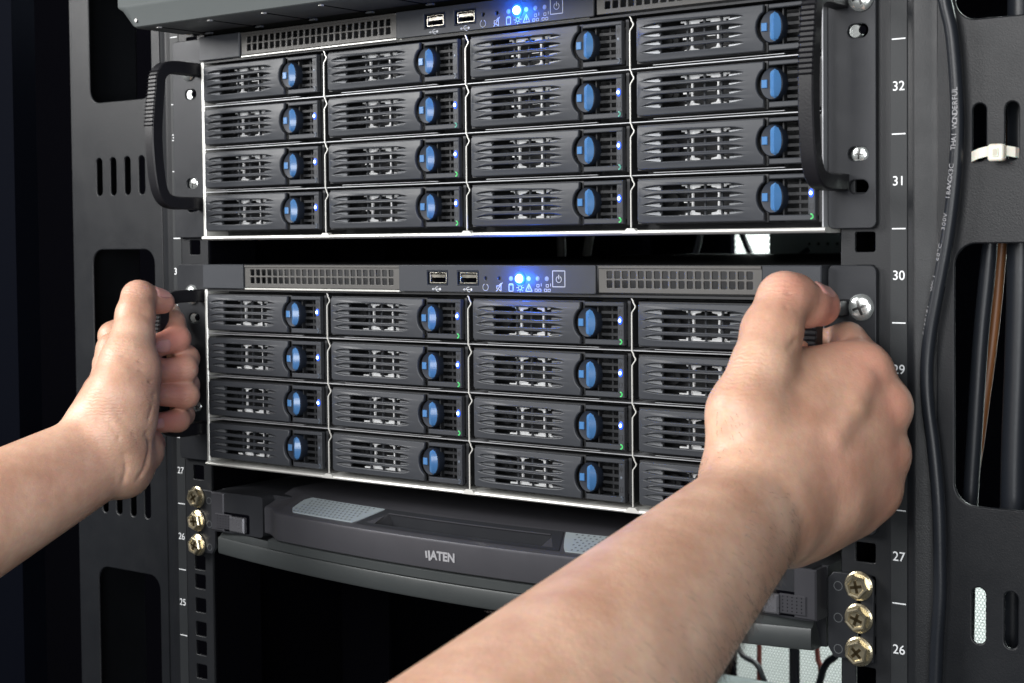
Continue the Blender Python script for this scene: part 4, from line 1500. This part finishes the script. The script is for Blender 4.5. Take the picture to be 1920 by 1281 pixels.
# ================================================================== THE PERSON: TWO BARE ARMS
def skin_material():
    mt = bpy.data.materials.new("skin")
    mt.use_nodes = True
    nt = mt.node_tree
    b = nt.nodes["Principled BSDF"]
    N = nt.nodes.new
    L_ = nt.links.new
    tc = N("ShaderNodeTexCoord")

    def noise(scale, detail, rough=0.55):
        n = N("ShaderNodeTexNoise")
        n.inputs["Scale"].default_value = scale
        n.inputs["Detail"].default_value = detail
        n.inputs["Roughness"].default_value = rough
        L_(tc.outputs["Object"], n.inputs["Vector"])
        return n
    n1 = noise(42, 5)
    ramp = N("ShaderNodeValToRGB")
    ramp.color_ramp.elements[0].position = 0.32
    ramp.color_ramp.elements[0].color = (0.48, 0.268, 0.182, 1)
    ramp.color_ramp.elements[1].position = 0.68
    ramp.color_ramp.elements[1].color = (0.655, 0.415, 0.298, 1)
    L_(n1.outputs["Fac"], ramp.inputs[0])
    # fine mottling
    n2 = noise(420, 4)
    mix0 = N("ShaderNodeMix")
    mix0.data_type = 'RGBA'
    mix0.blend_type = 'MULTIPLY'
    mix0.inputs[0].default_value = 0.22
    L_(ramp.outputs[0], mix0.inputs[6])
    L_(n2.outputs["Color"], mix0.inputs[7])
    at = N("ShaderNodeAttribute")
    at.attribute_name = "flush"
    mix = N("ShaderNodeMix")
    mix.data_type = 'RGBA'
    mix.inputs[7].default_value = (0.53, 0.20, 0.155, 1)
    mu = N("ShaderNodeMath")
    mu.operation = 'MULTIPLY'
    mu.inputs[1].default_value = 0.85
    L_(at.outputs["Fac"], mu.inputs[0])
    L_(mu.outputs[0], mix.inputs[0])
    L_(mix0.outputs[2], mix.inputs[6])
    L_(mix.outputs[2], b.inputs["Base Color"])
    b.inputs["Roughness"].default_value = 0.43
    b.inputs["Specular IOR Level"].default_value = 0.4
    b.inputs["Subsurface Weight"].default_value = 0.22
    b.inputs["Subsurface Radius"].default_value = (1.0, 0.35, 0.2)
    b.inputs["Subsurface Scale"].default_value = 0.004
    # skin relief: cells plus soft noise, stretched wrinkles near the joints
    vo = N("ShaderNodeTexVoronoi")
    vo.inputs["Scale"].default_value = 900
    L_(tc.outputs["Object"], vo.inputs["Vector"])
    n3 = noise(260, 5, 0.65)
    wr = N("ShaderNodeTexWave")
    wr.wave_type = 'BANDS'
    wr.bands_direction = 'Z'
    wr.inputs["Scale"].default_value = 155
    wr.inputs["Distortion"].default_value = 7.0
    wr.inputs["Detail"].default_value = 3
    wr.inputs["Detail Scale"].default_value = 1.6
    L_(tc.outputs["Object"], wr.inputs["Vector"])
    aw = N("ShaderNodeAttribute")
    aw.attribute_name = "wrinkle"
    mw = N("ShaderNodeMath")
    mw.operation = 'MULTIPLY'
    L_(wr.outputs["Fac"], mw.inputs[0])
    L_(aw.outputs["Fac"], mw.inputs[1])
    a1 = N("ShaderNodeMath")
    a1.operation = 'MULTIPLY_ADD'
    a1.inputs[1].default_value = 0.22
    L_(vo.outputs["Distance"], a1.inputs[0])
    L_(n3.outputs["Fac"], a1.inputs[2])
    a2 = N("ShaderNodeMath")
    a2.operation = 'MULTIPLY_ADD'
    a2.inputs[1].default_value = 0.7
    L_(mw.outputs[0], a2.inputs[0])
    L_(a1.outputs[0], a2.inputs[2])
    bp = N("ShaderNodeBump")
    bp.inputs["Strength"].default_value = 0.42
    bp.inputs["Distance"].default_value = 0.0006
    L_(a2.outputs[0], bp.inputs["Height"])
    L_(bp.outputs["Normal"], b.inputs["Normal"])
    return mt


def nail_material():
    mt = mat("nail", (0.56, 0.29, 0.25), 0.32, 0, 0.05, 600, 0.04, coat=0.15)
    b = mt.node_tree.nodes["Principled BSDF"]
    b.inputs["Subsurface Weight"].default_value = 0.2
    b.inputs["Subsurface Scale"].default_value = 0.002
    return mt


M_SKIN = skin_material()
M_NAIL = nail_material()
M_HAIR = mat("arm_hair", (0.035, 0.022, 0.015), 0.5)


class Field:
    def __init__(self, segs, h):
        P = np.array([s[:8] for s in segs], float)
        lo = np.minimum(P[:, 0:3] - P[:, 3:4], P[:, 4:7] - P[:, 7:8]).min(0) - 6
        hi = np.maximum(P[:, 0:3] + P[:, 3:4], P[:, 4:7] + P[:, 7:8]).max(0) + 6
        self.h = h
        self.lo = lo
        self.n = np.ceil((hi - lo) / h).astype(int) + 1
        self.ax = [lo[i] + h * np.arange(self.n[i]) for i in range(3)]

    def empty(self):
        return np.full(self.n, 30.0, np.float32)

    def region(self, s, margin):
        a, b = np.array(s[0:3]), np.array(s[4:7])
        r = max(s[3], s[7]) + margin
        i0 = np.maximum(np.floor((np.minimum(a, b) - r - self.lo) / self.h).astype(int), 0)
        i1 = np.minimum(np.ceil((np.maximum(a, b) + r - self.lo) / self.h).astype(int) + 1, self.n)
        return tuple(slice(x, y) for x, y in zip(i0, i1))

    def dist(self, s, sl):
        a, b = np.array(s[0:3]), np.array(s[4:7])
        X, Y, Z = [self.ax[i][sl[i]].astype(np.float32) for i in range(3)]
        X = X[:, None, None] - a[0]
        Y = Y[None, :, None] - a[1]
        Z = Z[None, None, :] - a[2]
        d = b - a
        L2 = max(float(d @ d), 1e-6)
        t = np.clip((X * d[0] + Y * d[1] + Z * d[2]) / L2, 0, 1)
        return np.sqrt((X - t * d[0]) ** 2 + (Y - t * d[1]) ** 2 + (Z - t * d[2]) ** 2) - (s[3] + t * (s[7] - s[3]))

    def union(self, F, segs, kk=None):
        for s in segs:
            k = kk or s[8]
            sl = self.region(s, k + 5)
            if any(q.stop <= q.start for q in sl):
                continue
            d = self.dist(s, sl)
            f = F[sl]
            h = np.clip(0.5 + 0.5 * (f - d) / k, 0, 1)
            F[sl] = f + (d - f) * h - k * h * (1 - h)
        return F

    def carve(self, F, segs):
        for s in segs:
            k = s[8]
            sl = self.region(s, k + 5)
            d = -self.dist(s, sl)
            f = F[sl]
            h = np.clip(0.5 - 0.5 * (f - d) / k, 0, 1)
            F[sl] = f + (d - f) * h + k * h * (1 - h)
        return F


def smin(a, b, k):
    h = np.clip(0.5 + 0.5 * (a - b) / k, 0, 1)
    return a + (b - a) * h - k * h * (1 - h)


def surface_net(F, lo, h):
    """one vertex per mixed cell, one quad per crossed grid edge"""
    s = F < 0
    nx, ny, nz = F.shape
    c = np.zeros((nx - 1, ny - 1, nz - 1), np.uint8)
    for i in (0, 1):
        for j in (0, 1):
            for k in (0, 1):
                c += s[i:nx - 1 + i, j:ny - 1 + j, k:nz - 1 + k]
    mixed = (c > 0) & (c < 8)
    idx = -np.ones(mixed.shape, np.int64)
    cells = np.argwhere(mixed)
    idx[mixed] = np.arange(len(cells))
    acc = np.zeros((len(cells), 3))
    cnt = np.zeros(len(cells))
    ci, cj, ck = cells.T
    corners = [(i, j, k) for i in (0, 1) for j in (0, 1) for k in (0, 1)]
    val = {o: F[ci + o[0], cj + o[1], ck + o[2]].astype(float) for o in corners}
    for a in corners:
        for ax in range(3):
            if a[ax] == 1:
                continue
            b = list(a)
            b[ax] = 1
            b = tuple(b)
            va, vb = val[a], val[b]
            cr = (va < 0) != (vb < 0)
            t = np.where(cr, va / np.where(cr, va - vb, 1), 0)
            p = np.tile(np.array(a, float), (len(cells), 1))
            p[:, ax] += t
            acc[cr] += p[cr]
            cnt[cr] += 1
    V = (cells + acc / cnt[:, None]) * h + lo
    faces = []
    for ax in range(3):
        sa = [slice(None)] * 3
        sb = [slice(None)] * 3
        sa[ax] = slice(0, -1)
        sb[ax] = slice(1, None)
        A, B = s[tuple(sa)], s[tuple(sb)]
        e = np.argwhere(A != B)
        o1, o2 = [q for q in range(3) if q != ax]
        e = e[(e[:, o1] > 0) & (e[:, o2] > 0) & (e[:, o1] < F.shape[o1] - 1) & (e[:, o2] < F.shape[o2] - 1)]
        flip = A[e[:, 0], e[:, 1], e[:, 2]]
        qs = []
        for d1, d2 in ((1, 1), (0, 1), (0, 0), (1, 0)):
            q = e.copy()
            q[:, o1] -= d1
            q[:, o2] -= d2
            qs.append(idx[q[:, 0], q[:, 1], q[:, 2]])
        Q = np.stack(qs, 1)
        if ax == 1:
            flip = ~flip
        Q[~flip] = Q[~flip][:, ::-1]
        faces.append(Q)
    return V, np.concatenate(faces)


def build_arm(name, spec, h, parent, wr_pts):
    allseg = spec['base'] + spec['prox'] + [s for d in spec['dist'] for s in d]
    fld = Field(allseg, h)
    F = fld.empty()
    fld.union(F, spec['base'])
    fld.union(F, spec['bumps'])
    fld.union(F, spec['prox'])
    for d in spec['dist']:
        G = fld.empty()
        fld.union(G, d, 3.0)
        F = smin(F, G, 1.3)
    fld.carve(F, spec['crease'])
    V, Q = surface_net(F, fld.lo, h)
    # light smoothing of the grid steps
    E = np.concatenate([Q[:, [0, 1]], Q[:, [1, 2]], Q[:, [2, 3]], Q[:, [3, 0]]])
    for _ in range(3):
        acc = np.zeros_like(V)
        cnt = np.zeros(len(V))
        for a, b in ((0, 1), (1, 0)):
            for ax in range(3):
                acc[:, ax] += np.bincount(E[:, a], V[E[:, b], ax], len(V))
            cnt += np.bincount(E[:, a], minlength=len(V))
        V = V * 0.5 + 0.5 * acc / cnt[:, None]
    me = bpy.data.meshes.new(name)
    me.vertices.add(len(V))
    me.vertices.foreach_set("co", (V * S).astype(np.float32).ravel())
    me.loops.add(len(Q) * 4)
    me.loops.foreach_set("vertex_index", Q.astype(np.int32).ravel())
    me.polygons.add(len(Q))
    me.polygons.foreach_set("loop_start", (np.arange(len(Q)) * 4).astype(np.int32))
    me.update(calc_edges=True)
    me.shade_smooth()
    me.materials.append(M_SKIN)
    fl = np.zeros(len(V))
    for x, y, z, r, w in spec['flush']:
        d = np.linalg.norm(V - np.array((x, y, z)), axis=1)
        fl = np.maximum(fl, w * np.exp(-(d / r) ** 2))
    at = me.attributes.new("flush", 'FLOAT', 'POINT')
    at.data.foreach_set("value", fl.astype(np.float32))
    wr = np.zeros(len(V))
    for x, y, z, r, w in wr_pts:
        d = np.linalg.norm(V - np.array((x, y, z)), axis=1)
        wr = np.maximum(wr, w * np.exp(-(d / r) ** 2))
    at = me.attributes.new("wrinkle", 'FLOAT', 'POINT')
    at.data.foreach_set("value", wr.astype(np.float32))
    o = bpy.data.objects.new(name, me)
    COL.objects.link(o)
    o.parent = parent
    return o, V, Q


person = thing("person", "person seen only by two bare forearms and hands, gripping both handles of the lower server", "person")
from mathutils.bvhtree import BVHTree
ARM = {}
for side, h in (("left", 1.35), ("right", 1.25)):
    o, V, Q = build_arm(side + "_arm" if False else "arm", HANDS[side], h, person, WR[side])
    tree = BVHTree.FromPolygons([tuple(v) for v in V], [tuple(q) for q in Q.tolist()])
    ARM[side] = (o, V, Q, tree)
lab(ARM["left"][0], "left hand with the palm side and curled fingertips showing, thumb on the handle top")
lab(ARM["right"][0], "right hand seen from the back, thumb pressing on the handle, hairy forearm")
CAM = Vector((527.61, -685.12, -4.62))
# nails: curved plates laid on the skin where the photograph shows them
for side, ra, rb, ln, wd, nm in NAILS:
    o, V, Q, tree = ARM[side]
    ca, na, _, _ = tree.ray_cast(CAM, Vector(ra))
    cb, nb, _, _ = tree.ray_cast(CAM, Vector(rb))
    if ca is None:
        continue
    if na.dot(Vector(ra)) > 0:
        na = -na
    if cb is None or (cb - ca).length > 15:
        cb = ca + (Vector(rb) - Vector(ra)) * (ca - CAM).length
    u = (cb - ca)
    u = (u - na * u.dot(na)).normalized()
    w = na.cross(u)
    nU, nW = 12, 10
    vs, fs = [], []
    for i in range(nU + 1):
        for j in range(nW + 1):
            a = -1 + 2 * i / nU
            b_ = -1 + 2 * j / nW
            # squircle outline
            ww = wd / 2 * (1 - 0.10 * a) * (1 - 0.35 * abs(a) ** 4)
            p = ca + u * (a * ln / 2) + w * (b_ * ww)
            hit, nn, _, dd = tree.find_nearest(p)
            if nn.dot(na) < 0:
                nn = -nn
            edge = max(abs(a), abs(b_))
            lift = 0.7 - 0.9 * max(0, edge - 0.8) / 0.2 if a < 0.7 else 0.7
            base = hit if dd < 5 else p
            vs.append(base + (nn * 0.4 + na * 0.6) * lift)
    for i in range(nU):
        for j in range(nW):
            a = i * (nW + 1) + j
            fs.append((a, a + 1, a + nW + 2, a + nW + 1))
    MB().add(vs, fs).build("fingernail", M_NAIL, o, True)
# fine dark hair on the right forearm
o, V, Q, tree = ARM["right"]
rng = np.random.default_rng(3)
sel = np.where(V[:, 1] < -120)[0]
hb = MB()
cnt = 0
ax = Vector((-0.05, 0.95, 0.18)).normalized()
flow = Vector((0.42, 0.30, -0.80)).normalized()
for i in rng.choice(sel, 15000):
    p = Vector(V[i])
    c = (CAM - p)
    hit, nn, _, _ = tree.find_nearest(p)
    cen = nn.normalized()
    if (p - Vector((232, p.y, -110 + (p.y + 96) * 0.2))).dot(cen) < 0:
        cen = -cen
    # hair thins out towards the upper, inner side of the arm
    if cen.z > rng.uniform(-0.5, 0.75):
        continue
    d0 = flow - cen * flow.dot(cen)
    dirv = (d0 + cen * 0.22 + Vector(rng.normal(0, 0.16, 3))).normalized()
    L_ = rng.uniform(3.0, 8.0) * (0.6 if p.y > -150 else 1.0)
    pts = [p - cen * 0.2, p + dirv * L_ * 0.5 + cen * 0.15, p + (dirv * L_) - cen * 0.25]
    side_ = dirv.cross(c.normalized()).normalized() * 0.05
    n0 = len(hb.v)
    hb.v += [tuple(pts[0] - side_), tuple(pts[0] + side_), tuple(pts[1] + side_ * 0.8), tuple(pts[1] - side_ * 0.8), tuple(pts[2])]
    hb.f += [(n0, n0 + 1, n0 + 2, n0 + 3), (n0 + 3, n0 + 2, n0 + 4)]
hm = hb.mesh("arm_hair", M_HAIR)
ho = link("arm_hair", hm, o)
ho["kind"] = "stuff"
